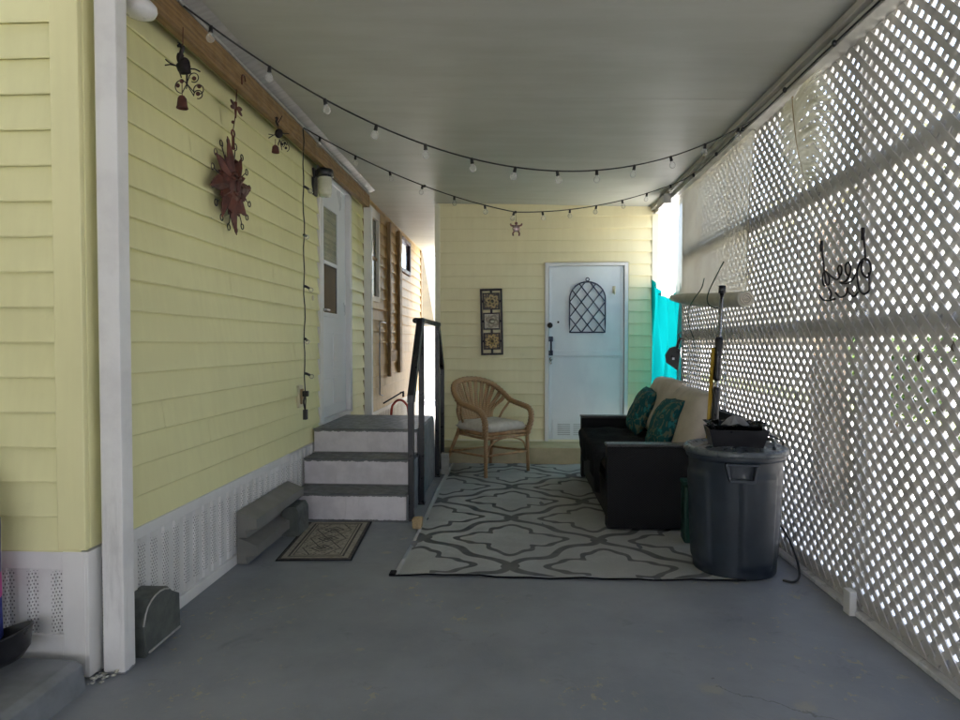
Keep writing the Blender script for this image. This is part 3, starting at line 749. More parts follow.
# ------------------------------------------------------------------ unseen light blockers behind and left of the camera
oh = thing('light_block_house', 'unseen cool grey house added behind the camera to block light', 'house', (0, -13, 0))
w = MB(); w.box(-9, 8, -13.2, -13, 0, 4.2); w.build('wall', M('cool_grey_siding', (.36, .38, .42), (.3, .32, .36), .6, 1), oh)  # added to hold back sky light coming from behind the camera
w = MB(); w.prism([(-9.5, 4.15), (8.5, 4.15), (6.5, 6), (-7.5, 6)], -20, -12.6, 'Y'); w.build('roof', m_roofgrey, oh)
sfn = thing('light_block_fence', 'unseen grey board fence added left of the carport to block light', 'fence', (-3.3, -2, 0))
w = MB(); w.box(-3.34, -3.30, -5.6, 2.15, 0, 2.3); w.build('board_panel', M('fence_boards', (.34, .33, .30), (.26, .25, .22), .8, 3, 40, .5, .002, (1, 1, .2)), sfn)  # added to cut the light reaching the front wall from the left
# ------------------------------------------------------------------ outside the lattice
nh = thing('neighbour_house', 'pale neighbouring house glimpsed through the lattice holes', 'house', (9, 4, 0))
w = MB(); w.box(8.4, 8.6, -9, 18, 0, 3.1)
clad(w, lambda u, z, n: (8.4-n, u, z), -9, 18, .4, 3.1, [(1, 2.4, 1.1, 2.3), (6, 7.4, 1.1, 2.3)], .2); w.build('wall', m_whitewall, nh, norm=False)
w = MB(); w.prism([(8.1, 3.05), (13, 3.05), (10.5, 4.0)], -9.3, 18.3, 'Y'); w.build('roof', m_roofgrey, nh)
for a in (1, 6):
    w = MB(); w.box(8.38, 8.41, a, a+1.4, 1.1, 2.3); wn = w.build('window', m_dark_glass, nh)
def leafball(name, label, cat, c_, rad, n, mat, sz=.09, group=None, hgt=1.0, trunkh=0):
    t = thing(name, label, cat, (c_[0], c_[1], 0), group=group); mb = MB(); rr = random.Random(n)
    cl = [(rr.uniform(-.6, .6)*rad, rr.uniform(-.6, .6)*rad, rr.uniform(-.5, .6)*rad*hgt) for _ in range(9)]
    for _ in range(n):
        k = rr.choice(cl); d_ = Vector((rr.gauss(0, 1), rr.gauss(0, 1), rr.gauss(0, 1))).normalized()*rr.uniform(.2, .5)*rad
        p = Vector(c_)+Vector(k)+d_; a = Vector((rr.gauss(0, 1), rr.gauss(0, 1), rr.gauss(0, .6))).normalized(); b_ = a.cross(Vector((rr.gauss(0, 1), rr.gauss(0, 1), rr.gauss(0, 1)))).normalized()
        s_ = sz*rr.uniform(.6, 1.3); mb.face([p-a*s_, p+b_*s_*.4, p+a*s_, p-b_*s_*.4])
    mb.build('foliage', mat, t, norm=False)
    w = MB()
    for _ in range(5):
        k = rr.choice(cl); w.tube([(c_[0]+rr.uniform(-.05, .05), c_[1]+rr.uniform(-.05, .05), 0), (c_[0]+k[0]*.4, c_[1]+k[1]*.4, c_[2]*.6), (c_[0]+k[0], c_[1]+k[1], c_[2]+k[2])], [.03, .02, .008], 6)
    w.build('stem', m_bark, t)
leafball('shrub', 'small low green bush behind the lattice', 'shrub', (4.6, 6.6, .25), .25, 400, m_leaf)
leafball('shrub', 'taller green bush behind the lattice near the trash can', 'shrub', (5.2, 9.2, .8), .8, 1800, m_leaf)
# palm
palm = thing('palm_tree', 'palm standing behind the lattice with fronds pressed against it', 'palm tree', (2.45, 5.2, 0))
w = MB(); w.tube([(2.45+.02*math.sin(k), 5.2, k*.2-.03) for k in range(0, 12)], [.13-.003*k+(.012 if k % 2 else 0) for k in range(12)], 14); w.build('trunk', m_bark, palm)
def frond(p0, p1, sag, n, ln, seed):
    rr = random.Random(seed); mb = MB(); A = Vector(p0); B = Vector(p1)
    pts = []
    for k in range(13):
        t_ = k/12; p = A.lerp(B, t_); p.z += sag*4*t_*(1-t_); pts.append(p)
    mb.tube(pts, [.016*(1-.8*k/12)+.002 for k in range(13)], 6)
    for k in range(n):
        t_ = .12+.88*k/n; i = min(int(t_*12), 11); p = pts[i].lerp(pts[i+1], t_*12-i); d_ = (pts[i+1]-pts[i]).normalized()
        for sg in (1, -1):
            up = Vector((0, 0, 1)); side = d_.cross(Vector((1, 0, 0))).normalized()*sg
            L = ln*(math.sin(math.pi*(t_*.85+.12)))*rr.uniform(.85, 1.1)
            dirv = (side*.85+d_*.55+Vector((rr.uniform(-.12, .12), 0, -.0))).normalized()
            q1 = p+dirv*L*.5+Vector((0, 0, -.02*L)); q2 = p+dirv*L+Vector((0, 0, -.22*L))
            wv = d_*.013
            mb.face([p-wv, p+wv, q1+wv*1.1, q1-wv*1.1]); mb.face([q1-wv*1.1, q1+wv*1.1, q2])
    mb.build('frond', m_frond, palm, norm=False)
frond((2.45, 5.2, 2.25), (2.5, 7.2, 1.9), .4, 34, .5, 3)
frond((2.45, 5.2, 2.25), (4.1, 5.6, 2.1), .5, 34, .5, 4)
frond((2.45, 5.2, 2.25), (3.2, 3.4, 2.3), .5, 34, .5, 5)
# beyond the passage
bh = thing('rear_house', 'cream building with sloping roof edge seen at the end of the side passage', 'house', (-2, 16, 0))
w = MB(); w.prism([(-4.0, 1.6), (-1.74, 1.6), (-2.02, 3.3), (-4.0, 3.3)], 14.0, 14.2, 'Y'); w.build('sloping_panel', M('shaded_beige_panel', (.24, .20, .13), (.18, .15, .1), .8, 2), bh)  # beige panel, its shade darkened into the colour
w = MB(); w.box(-5, 0, 13.9, 14.1, 0, 1.58); clad(w, lambda u, z, n: (u, 13.9-n, z), -5, 0, .1, 1.58, (), .15); w.build('wall', m_whitewall, bh, norm=False)
w = MB(); w.tube([(-2.02, 13.95, 3.3), (-1.2, 13.95, 2.75)], .02, 6); w.tube([(-2.02, 13.95, 3.6), (-1.2, 13.95, 3.0)], .02, 6)
w.build('roof_edge', m_galv, bh)

# ------------------------------------------------------------------ rug and doormat
rug = MB()
def rugf(u, v):
    x = -.645+1.83*u; y = 3.375+3.2*v
    x += .010*math.sin(v*7)*(1 if u < .5 else -1); y += .008*math.sin(u*9)
    return (x, y, .006+.0035*math.sin(x*9+y*5)*math.sin(y*6)+.003*math.sin(x*23))
rug.sheet(rugf, 60, 90, .004)
rug = tag(rug.build('outdoor_rug', m_rug), 'large off-white outdoor rug with grey trellis pattern on the concrete', 'rug')
b = MB(); b.tube([(rugf(u/20, 0)[0], rugf(u/20, 0)[1]-.003, rugf(u/20, 0)[2]+.002) for u in range(21)], .0045, 6)
b.box(-.662, -.630, 3.36, 3.42, .002, .016, .003); b.build('binding', m_blackfab, rug)
dm = thing('doormat', 'small oriental patterned doormat in front of the porch steps', 'doormat', (-1.163, 3.975, 0), .073)
b = MB(); b.box(-.205, .205, -.385, .385, .002, .009, .002); b.build('pile', m_doormat, dm, local=True)
b = MB(); b.box(-.215, .215, -.395, .395, .0005, .0052, .001); b.build('backing', m_blackfab, dm, local=True)

# ------------------------------------------------------------------ wicker armchair
CHX, CHY = -.232, 6.21
ch = thing('wicker_chair', 'brown cane armchair with cream seat pad at the far end of the rug', 'armchair', (CHX, CHY, .008), R(42))
SX, SYF, SYR = .245, -.235, .235      # seat half width, front edge (towards -y), rear edge
def bez(P, n=24):
    """Catmull-Rom through P"""
    out = []; P = [Vector(p) for p in P]
    Q = [P[0]*2-P[1]]+P+[P[-1]*2-P[-2]]
    for i in range(1, len(Q)-2):
        for k in range(n):
            t_ = k/n; a, b_, c_, d_ = Q[i-1], Q[i], Q[i+1], Q[i+2]
            out.append(.5*((2*b_)+(c_-a)*t_+(2*a-5*b_+4*c_-d_)*t_*t_+(3*b_-a-3*c_+d_)*t_**3))
    out.append(P[-1]); return out
half = [(-.262, -.235, .36), (-.285, -.262, .50), (-.300, -.225, .592), (-.305, -.10, .625), (-.305, .06, .66), (-.285, .20, .755), (-.19, .295, .835), (0, .33, .865)]
railp = bez(half+[(-x, y, z) for x, y, z in half[-2::-1]], 8)
def pearl(n, r): return [r*(1+.10*(1 if k % 2 else -1)) for k in range(n)]
w = MB(); w.tube(railp, pearl(len(railp), .030), 10, flat=(1, .85)); w.build('arm_rail', m_wick, ch, local=True)
w = MB()
for k in range(13):
    t_ = (k-6)/6; bx = t_*.185; top = railp[int(len(railp)*(.5+t_*.165))]
    w.tube(bez([(bx, .20, .41), (bx*1.05+top.x*.08, .262-abs(t_)*.03, .56), (top.x*.9, top.y*.97, top.z-.06), (top.x, top.y, top.z-.02)], 5), [.0185+.010*q_/15 for q_ in range(16)], 8, flat=(1, .3), up=(0, 1, 0))
w.tube([(-.21, .15, .44), (-.26, .13, .54), (-.303, .06, .655)], .012, 8); w.tube([(.21, .15, .44), (.26, .13, .54), (.303, .06, .655)], .012, 8)
w.build('backrest', m_wick, ch, local=True)
w = MB(); w.tube([(-SX, SYF, .385), (SX, SYF, .385), (SX*.85, SYR, .385), (-SX*.85, SYR, .385)], .019, 8, closed=True)
w.tube([(-SX, SYF, .350), (SX, SYF, .350), (SX*.85, SYR, .350), (-SX*.85, SYR, .350)], .013, 8, closed=True)
w.box(-.21, .21, -.21, .21, .375, .390); w.build('seat_frame', m_cane, ch, local=True)
w = MB(); w.cushion(.50, .49, .105, Matrix.Translation((0, -.005, .435)), e=9, pinch=.03, wob=.003); w.build('seat_pad', m_seatfab, ch, local=True)
legs = [((-.255, -.235, .44), (-.262, -.245, 0)), ((.255, -.235, .44), (.262, -.245, 0)), ((-.21, .215, .40), (-.30, .35, 0)), ((.21, .215, .40), (.25, .30, 0))]
for a, b_ in legs:
    w = MB(); w.tube([a, Vector(a).lerp(Vector(b_), .5), b_], [.019, .018, .016], 10); w.build('leg', m_wick if a[1] < 0 else m_cane, ch, local=True)
w = MB()
def on(l, t_): return Vector(legs[l][0]).lerp(Vector(legs[l][1]), t_)
for i, j in ((0, 1), (0, 2), (1, 3), (2, 3)): w.tube([on(i, .56), on(j, .56)], .011, 8)
w.build('stretcher', m_cane, ch, local=True)
for s_ in (1, -1):
    w = MB(); w.tube(bez([(-s_*.245, -.238, .19), (-s_*.20, -.24, .29), (-s_*.09, -.24, .335), (0, -.24, .345)], 6), .009, 8); w.build('brace', m_cane, ch, local=True)

# ------------------------------------------------------------------ sofa
sf = thing('wicker_sofa', 'black wicker sofa with beige back cushions along the lattice', 'sofa', (.60, 4.24, .0), 0)
SXF, SXB, SY0, SY1, ST = .60, 1.44, 4.245, 5.98, .575
for y0, y1 in ((SY0, SY0+.10), (SY1-.10, SY1)):
    w = MB(); w.box(SXF, SXB-.02, y0, y1, .02, ST-.02, .006); a = w.build('arm', m_bwick, sf)
    w = MB(); w.box(SXF-.006, SXB-.018, y0-.006, y1+.006, ST-.0195, ST, .006); w.build('arm_cap', m_bwicksky, a)
w = MB(); w.box(SXF+.02, SXB-.10, SY0+.101, SY1-.101, .05, .29, .006); w.build('base', m_bwick, sf)
w = MB(); w.prism([(SXB-.09, .05), (SXB-.02, .05), (SXB+.03, .76), (SXB-.03, .76)], SY0+.02, SY1-.02, 'Y', .006); w.build('back_panel', m_bwick, sf)
for k, (y0, y1) in enumerate(((4.35, 5.105), (5.115, 5.875))):
    w = MB(); w.cushion(SXB-.12-SXF-.01, y1-y0, .17, Matrix.Translation(((SXF+SXB-.10)/2+.01, (y0+y1)/2, .37)), e=7, pinch=.03, n=18); w.build('seat_cushion', m_beigefab, sf)
def lean(cx, cy, cz, tilt, turn=0, roll=0):
    """frame for a cushion: local x -> sofa length (+Y), local y -> up, local z -> towards the room (-X)"""
    base = Matrix(((0, 0, -1), (1, 0, 0), (0, 1, 0))).transposed().to_4x4()
    base = Matrix(((0, 0, -1, 0), (1, 0, 0, 0), (0, 1, 0, 0), (0, 0, 0, 1)))
    m = Matrix.Translation((cx, cy, cz)) @ Matrix.Rotation(turn, 4, 'Z') @ Matrix.Rotation(tilt, 4, 'Y') @ base @ Matrix.Rotation(roll, 4, 'Z')
    return m
for cy, wv, sd, tz in ((4.735, .74, 1, .665), (5.49, .75, 2, .70)):
    w = MB(); w.cushion(wv, .50, .20, lean(1.235, cy, tz, R(16)), e=5, pinch=.05, n=18, wob=.01, seed=sd); bc = w.build('back_cushion', m_beigefab, sf)
def pillow(label, cx, cy, cz, tilt, turn, roll, sd):
    t = thing('throw_pillow', label, 'pillow', (cx, cy, cz), group='teal throw pillows on the sofa')
    w = MB(); mt = Matrix.Translation((0, 0, 0)) @ Matrix(lean(0, 0, 0, tilt, turn, roll))
    w.cushion(.41, .41, .15, mt, e=2.8, pinch=.10, n=18, wob=.006, seed=sd); w.build('cover', m_tealprint, t, local=True)
    w = MB(); pts = []
    for k in range(48):
        a = 2*math.pi*k/48; cu = math.cos(a); su = math.sin(a); m_ = max(abs(cu), abs(su)); u, v = cu/m_, su/m_
        kk = 1-.10*abs(u*v); pts.append(mt @ Vector((u*.205*(kk+.06*v*v), v*.205*(kk+.06*u*u), 0)))
    w.tube(pts, .005, 6, closed=True); w.build('piping', m_tealprint, t, local=True)
pillow('teal and olive patterned pillow at the far end of the sofa', 1.075, 5.60, .655, R(24), R(2), R(4), 5)
pillow('teal and olive patterned pillow nearer the trash can on the sofa', 1.085, 4.78, .635, R(24), R(4), R(-3), 9)
th = MB()
def throwf(u, v):
    y = 4.36+1.50*v; L = 1.05+.25*math.sin(v*3.1+1.2)*.4
    front = .20*(1-v)**.5*.9+.10+.05*math.sin(v*11)
    s_ = u*(.56+front)              # path length from the back towards the front, then down
    if s_ < .52: x = 1.13-s_; z = .468+.010*math.sin(y*14+s_*9)*math.cos(s_*17)+.012*math.sin(s_*6); return (x, y, z)
    a = min((s_-.52)/.09, math.pi/2); x = .61-.045*math.sin(a); z = .468-.06*(1-math.cos(a))
    dn = max(0, s_-.52-.09*math.pi/2); x += .012*math.sin(y*23)*min(1, dn*9)+.02*dn; return (x-.0, y+.06*dn*math.sin(v*5), z-dn)
th.sheet(throwf, 34, 60, .008); tag(th.build('black_throw', m_blackfab), 'black throw blanket spread over the sofa seat', 'blanket')

# ------------------------------------------------------------------ trash can with lid, tray and cord
CX, CY = 1.198, 3.60
can = thing('trash_can', 'large round blue-grey plastic trash can beside the sofa arm', 'trash can', (CX, CY, 0))
w = MB()
def canf(u, v):
    z = .012+.628*v; a = u*2*math.pi; r_ = .214+.029*v
    if v > .96: r_ += .004
    pan = 1/(1+math.exp(-(math.cos(4*(a+math.pi/2-.25))+.15)*14)); vz = 1/(1+math.exp(-(z-.06)*160))*1/(1+math.exp((z-.545)*160))
    r_ += .013*pan*vz
    return (CX+r_*math.cos(a), CY+r_*math.sin(a), z)
w.sheet(canf, 128, 48); bmesh.ops.remove_doubles(w.bm, verts=w.bm.verts, dist=1e-5)
w.lathe([(0, .004), (.20, .004), (.212, .006), (.215, .014)], (CX, CY, 0), 48)
w.build('body', m_can, can)
w = MB(); w.lathe([(.238, .615), (.252, .615), (.256, .625), (.256, .652), (.252, .660), (.240, .660), (.238, .64)], (CX, CY, 0), 64); w.build('rim', m_can, can)
ha = math.atan2(-CY, -CX)+.14
for k, a in enumerate((ha, ha+math.pi)):
    m_ = Matrix.Translation((CX, CY, 0)) @ Matrix.Rotation(a+math.pi/2, 4, 'Z')     # local -y points outwards
    w = MB(); b2 = MB()
    b2.prism([(-.082, .605), (-.062, .525), (-.050, .525), (-.066, .605)], -.276, -.230, 'Y', .002); b2.prism([(.082, .605), (.066, .605), (.050, .525), (.062, .525)], -.276, -.230, 'Y', .002)
    b2.box(-.062, .062, -.280, -.254, .520, .538, .004); b2.box(-.082, .082, -.276, -.236, .6052, .617, .003)
    b2.xf(m_); w = b2; w.build('handle', m_can, can)
lid = thing('round_cover', 'round grey lid lying on the blue-grey trash can', 'can lid', (CX, CY, .66))
w = MB(); w.lathe([(.2575, .642), (.264, .642), (.268, .650), (.267, .668), (.257, .676), (.235, .672), (.225, .664), (.12, .680), (0, .684)], (CX, CY, 0), 64); w.build('lid_shell', m_lid, lid)
w = MB(); w.tube(bez([(CX+.17, CY-.10, .67), (CX+.20, CY-.02, .70), (CX+.20, CY+.06, .70), (CX+.17, CY+.12, .67)], 6), .010, 8); w.build('lid_handle', m_lid, lid)
tray = thing('black_tray', 'black plastic tray lined with a black bag on the can lid', 'tray', (CX, CY, .684), R(-8))
w = MB()
def tapered(mb, w0, d0, w1, d1, z0, z1, t_):
    for (sx, sy) in ((1, 0), (-1, 0), (0, 1), (0, -1)):
        if sx: poly = [(sx*w0/2, z0), (sx*w1/2, z1), (sx*(w1/2-t_), z1), (sx*(w0/2-t_), z0)]; b_ = bmesh.new(); v = []
        A = []
        if sx:
            for (x, z, dd) in ((w0/2, z0, d0/2), (w1/2, z1, d1/2), (w1/2-t_, z1, d1/2-t_), (w0/2-t_, z0, d0/2-t_)): A.append((sx*x, dd, z))
            B = [(x, -y, z) for x, y, z in A]
        else:
            for (y, z, dd) in ((d0/2, z0, w0/2), (d1/2, z1, w1/2), (d1/2-t_, z1, w1/2-t_), (d0/2-t_, z0, w0/2-t_)): A.append((dd, sy*y, z))
            B = [(-x, y, z) for x, y, z in A]
        for i in range(4): mb.face([A[i], A[(i+1) % 4], B[(i+1) % 4], B[i]])
tapered(w, .25, .19, .30, .24, -.015, .085, .006); w.box(-.125, .125, -.095, .095, -.015, -.008); w.build('tub', m_black, tray, local=True, norm=False)
w = MB()
rr = random.Random(3)
def crump(seed, amp, base, edge=1):
    rg = random.Random(seed); ph = [(rg.uniform(8, 40), rg.uniform(8, 40), rg.uniform(0, 6)) for _ in range(7)]
    def f(x, y): return base+amp*sum(abs(math.sin(a*x+b_*y+c_)) for a, b_, c_ in ph)/7
    return f
m_blackbag = M('black_plastic_bag', (.015, .015, .017), (.008, .008, .01), .22, 18, 60, .8, .006)
f1 = crump(1, .018, .075)
w.sheet(lambda u, v: ((u-.5)*.315, (v-.5)*.255, (.045 if .12 < u < .88 and .12 < v < .88 else f1(u*.31, v*.25)+.025)+.006*math.sin(u*29)*math.sin(v*23)), 34, 28, .0015); w.build('liner', m_blackbag, tray, local=True)
bag = MB(); f2 = crump(5, .07, .0)
def bagf(u, v):
    a = u*2*math.pi; r_ = v; x = .105*r_*math.cos(a); y = .07*r_*math.sin(a)
    return (CX-.005+x, CY+y-.01, .745+.085*(1-r_**2.2)*(.7+.3*math.sin(a*3+1))+.25*(f2(x*1.3, y*1.5)-.02)*(1-r_))
bag.sheet(bagf, 48, 14, .001); tag(bag.build('plastic_bag', m_bag), 'crumpled light grey plastic bag in the black tray', 'plastic bag')
tag(MB().tube(bez([(CX+.14, CY-.03, .74), (CX+.19, CY-.05, .725), (CX+.24, CY-.04, .70), (CX+.255, CY, .678)], 6), .006, 6).build('lid_cord', m_cord), 'short black cord looped from the tray over the can lid', 'cord')
tag(MB().tube(bez([(1.40, 3.80, .30), (1.50, 3.74, .20), (1.515, 3.60, .11), (1.49, 3.46, .025), (1.43, 3.38, .008), (1.38, 3.40, .007)], 8), .006, 6).build('power_cord', m_cord), 'black power cord hanging between trash can and lattice', 'cord')
gb = thing('green_bin', 'narrow dark green bin squeezed between trash can and sofa arm', 'bin', (1.06, 3.98, 0))
m_green = M('dark_green_plastic', (.012, .055, .04), (.008, .04, .03), .4, 9)
w = MB(); w.prism([(1.030, 3.99), (1.16, 4.0), (1.16, 4.12), (1.04, 4.12)], .008, .36, 'Z', .012); w.build('body', m_green, gb)
w = MB(); w.prism([(1.024, 3.984), (1.165, 3.994), (1.165, 4.128), (1.034, 4.128)], .361, .385, 'Z', .006); w.build('lid', m_green, gb)

# ------------------------------------------------------------------ poles, dustpan, blind, cloth
pl = thing('extension_pole', 'silver extension pole with black foam grips leaning behind the trash can', 'pole', (1.22, 4.10, 0))
A, B = Vector((1.215, 4.135, .0)), Vector((1.315, 4.22, 1.585)); P = lambda t_: A.lerp(B, t_)
w = MB(); w.tube([P(0), P(.985)], .013, 12); w.build('shaft', m_chrome, pl)
for a, b_ in ((.46, .60), (.625, .80)):
    w = MB(); w.tube([P(a), P(a+.01), P((a+b_)/2), P(b_-.01), P(b_)], [.019, .024, .021, .025, .018], 12); w.build('grip', m_black, pl)
w = MB(); w.tube([P(.975), P(1.005)], .022, 12); w.build('end_cap', m_black, pl)
br = thing('yellow_pole', 'yellow broom pole leaning beside the silver extension pole', 'pole', (1.18, 4.16, 0))
w = MB(); w.tube([(1.185, 4.17, .0), (1.262, 4.215, 1.20)], .0125, 12); w.build('shaft', m_yellowpole, br)
dp = thing('dustpan', 'black dustpan hanging from the end of the lattice by the teal cloth', 'dustpan', (1.50, 6.12, 1.1))
w = MB(); w.prism([(1.395, 1.05), (1.385, 1.12), (1.425, 1.185), (1.475, 1.20), (1.525, 1.165), (1.50, .975)], 6.08, 6.105, 'Y', .006); w.build('pan', m_black, dp)
w = MB(); w.tube([(1.49, 6.09, 1.18), (1.505, 6.09, 1.23), (1.52, 6.10, 1.27), (1.55, 6.12, 1.265)], [.016, .014, .012, .01], 8); w.tube([(1.52, 6.10, 1.27), (1.51, 6.11, 1.31), (1.54, 6.14, 1.33)], .005, 6); w.build('handle', m_black, dp)
w = MB(); w.box(1.448, 1.468, 6.077, 6.0795, 1.075, 1.095); w.build('sticker', m_plasticwhite, dp)
bl = thing('roller_blind', 'half-lowered cream roller blind hanging over the far lattice', 'blind', (1.52, 5.2, 2.6))
w = MB()
def blf(u, v):
    y = 6.20-1.93*u+.03*v*math.sin(3*u)*0; zb = 1.63-.13*u; z = 2.598+(zb-2.598)*v
    return (1.528-.016*v-.010*abs(math.sin(u*9+v*1.5))-.006*math.sin(u*31+v*2)*v, y+(.05*math.sin(v*2.6) if u > .97 else 0), z)
w.sheet(blf, 60, 24, .0015); w.build('blind_fabric', m_blind, bl)
w = MB()
pts = [(1.478-.01*math.sin(k/14*3), 6.205-1.95*k/14, 1.655-.145*k/14+.012*math.sin(k/14*math.pi)*-1) for k in range(15)]
w.tube(pts, [.030+.022*min(1, k/4) for k in range(15)], 16); w.build('rolled_bottom', translucent('rolled_blind_fabric', (.60, .58, .50), (.50, .48, .40), .10, 8), bl)
w = MB(); e_ = Vector(pts[-1]); w.tube([(e_.x+(.042-.0011*k)*math.cos(k*.5), e_.y-.006, e_.z+(.042-.0011*k)*math.sin(k*.5)) for k in range(36)], .004, 5); w.build('roll_end', m_beigefab, bl)
m_gcord = M('green_cord', (.03, .07, .05), None, .6)
tag(MB().tube(bez([(1.43, 5.02, 1.72), (1.41, 5.03, 1.64), (1.405, 5.25, 1.56), (1.41, 5.40, 1.48), (1.43, 5.42, 1.36), (1.45, 5.38, 1.27), (1.46, 5.36, 1.19)], 6), .0045, 6).build('tie_cord', m_gcord), 'thin dark green cord trailing down from the blind roll behind the pole', 'cord')
tag(MB().tube(bez([(1.46, 4.66, 1.80), (1.44, 4.74, 1.72), (1.405, 4.82, 1.60), (1.40, 4.83, 1.53), (1.42, 4.78, 1.49), (1.46, 4.72, 1.475)], 6), .0045, 6).build('tie_cord', m_gcord), 'short green cord tied round the blind roll to the right of the pole', 'cord')
cl = MB()
def clothf(u, v):
    top = Vector((1.452, 7.03, 1.905)).lerp(Vector((1.545, 6.17, 1.79)), u); sag = .17*4*u*(1-u)
    x = top.x+(.045*math.sin(u*15+v*2+.8*math.sin(v*3))*(.3+v)+.022*math.sin(u*37-v*4)); z0 = top.z-sag
    return (x+.03*math.sin(math.pi*u), top.y+.02*math.sin(u*23+v)+.0*v, z0+(.50-z0)*v+.02*math.sin(u*9)*v)
cl.sheet(clothf, 70, 40); tag(cl.build('teal_cloth', m_teal, norm=False), 'sheer teal cloth slung across the gap between shed and lattice', 'cloth')

fr = thing('palm_frond', 'pale dried palm frond hanging inside the upper lattice beside the blind', 'palm frond', (1.52, 3.6, 2.55))
m_dryfrond = translucent('dried_frond', (.80, .78, .68), (.66, .64, .52), .5, 20)
rr = random.Random(4)
rach = bez([(1.522, 3.70, 2.585), (1.515, 3.66, 2.45), (1.51, 3.60, 2.28), (1.515, 3.52, 2.08)], 12)
w = MB(); w.tube(rach, [.005-.003*k/36 for k in range(37)], 6); w.build('stem', m_foam, fr)
w = MB()
for k in range(2, 37):
    for sg in (1, -1):
        for rep in range(2):
            p = rach[k-1].lerp(rach[k], rep*.5); t_ = (k+rep*.5)/37; L = (.46 if sg < 0 else .34)*(.55+.45*math.sin(math.pi*min(1, t_*1.1)))*rr.uniform(.85, 1.12)
            if sg < 0: d1_, d2_ = Vector((0, -1, .30-.55*t_+rr.uniform(-.06, .06))).normalized(), Vector((0, -1, .05-.9*t_)).normalized()
            else: d1_, d2_ = Vector((0, 1, .10-.5*t_+rr.uniform(-.08, .08))).normalized(), Vector((0, .75, -.75-.5*t_)).normalized()
            x_ = rr.uniform(-.012, .010); q0 = p; q1 = p+d1_*L*.5+Vector((x_, 0, 0)); q2 = q1+d2_*L*.5+Vector((x_*.5, 0, 0)); wv = Vector((0, .25, 1)).normalized()*.006
            if sg > 0: wv = Vector((0, -.5, .8)).normalized()*.006
            if q2.z > 2.595: continue
            w.face([q0-wv, q0+wv, q1+wv, q1-wv]); w.face([q1-wv, q1+wv, q2+wv*.2, q2-wv*.2])
w.build('leaflets', m_dryfrond, fr, norm=False)

for px_, py_, lab in ((790, 307, 'small dark dead leaf caught in the lattice right of the blind roll'), (953, 346, 'dark dead leaf caught in the lattice at the right edge'), (918, 357, 'curled brown leaf caught in the lattice below the wire sign')):
    u_ = (px_-480)/F; v_ = -(py_-360)/F
    f_ = Vector((-math.sin(yaw)*math.cos(pit), math.cos(yaw)*math.cos(pit), -math.sin(pit))); r_ = Vector((math.cos(yaw), math.sin(yaw), 0)); d_ = f_+u_*r_+v_*r_.cross(f_)
    k_ = 1.546/d_.x; p_ = Vector((1.546, d_.y*k_, CH+d_.z*k_))
    lf = MB(); lf.sheet(lambda a, b: p_+Vector((.006*math.sin(a*3), (a-.5)*.020*(1-abs(2*b-1)**2)+.004*b, (b-.5)*.028+.006*math.sin(a*5))), 6, 8, .0008)
    tag(lf.build('dead_leaf', m_bark), lab, 'leaf')

# ------------------------------------------------------------------ script wire sign on the lattice
sg = thing('wire_sign', 'black wire lettering hanging on the near part of the lattice', 'sign', (1.53, 3.17, 1.6))
def px2w(cx, cy):
    """a point of the sign (drawn units) on the lattice plane"""
    u = (800+cx/7.2); v = 210+cy/7.2; a = (u-480)/F; b_ = -(v-360)/F
    f_ = Vector((-math.sin(yaw)*math.cos(pit), math.cos(yaw)*math.cos(pit), -math.sin(pit))); r_ = Vector((math.cos(yaw), math.sin(yaw), 0)); up = r_.cross(f_)
    d_ = f_+a*r_+b_*up; k = 1.535/d_.x; return (1.535, d_.y*k, CH+d_.z*k)
for st in ([(155, 240), (160, 300), (168, 370), (176, 450), (186, 520), (202, 540), (213, 510), (200, 462), (178, 440), (162, 480), (166, 530), (178, 548)],
           [(200, 455), (228, 480), (262, 500), (285, 480), (272, 430), (282, 400), (300, 412), (298, 455), (282, 480)],
           [(285, 520), (325, 515), (355, 470), (365, 415), (348, 378), (328, 398), (330, 450), (345, 470)],
           [(295, 528), (340, 528), (380, 500), (410, 440), (432, 378), (464, 350), (498, 370), (510, 430), (487, 486), (452, 462), (440, 410), (452, 365)],
           [(452, 138), (458, 200), (466, 270), (470, 350), (478, 365)],
           [(138, 610), (165, 645), (205, 652), (252, 640)], [(255, 595), (290, 628), (332, 608), (342, 560), (350, 592), (388, 622), (420, 590)],
           [(408, 430), (414, 500), (428, 575), (462, 605), (496, 580), (500, 530), (494, 450)], [(205, 560), (225, 600), (215, 640)]):
    w = MB(); thick = .0048
    w.tube(bez([px2w(*p) for p in st], 5), thick, 6); w.build('wire_stroke', m_iron, sg)
for p in ((155, 250), (453, 160)): q_ = Vector(px2w(*p)); MB().tube([q_+Vector((0, 0, .02)), q_-Vector((0, 0, .035))], .008, 8).build('hook', m_iron, sg)

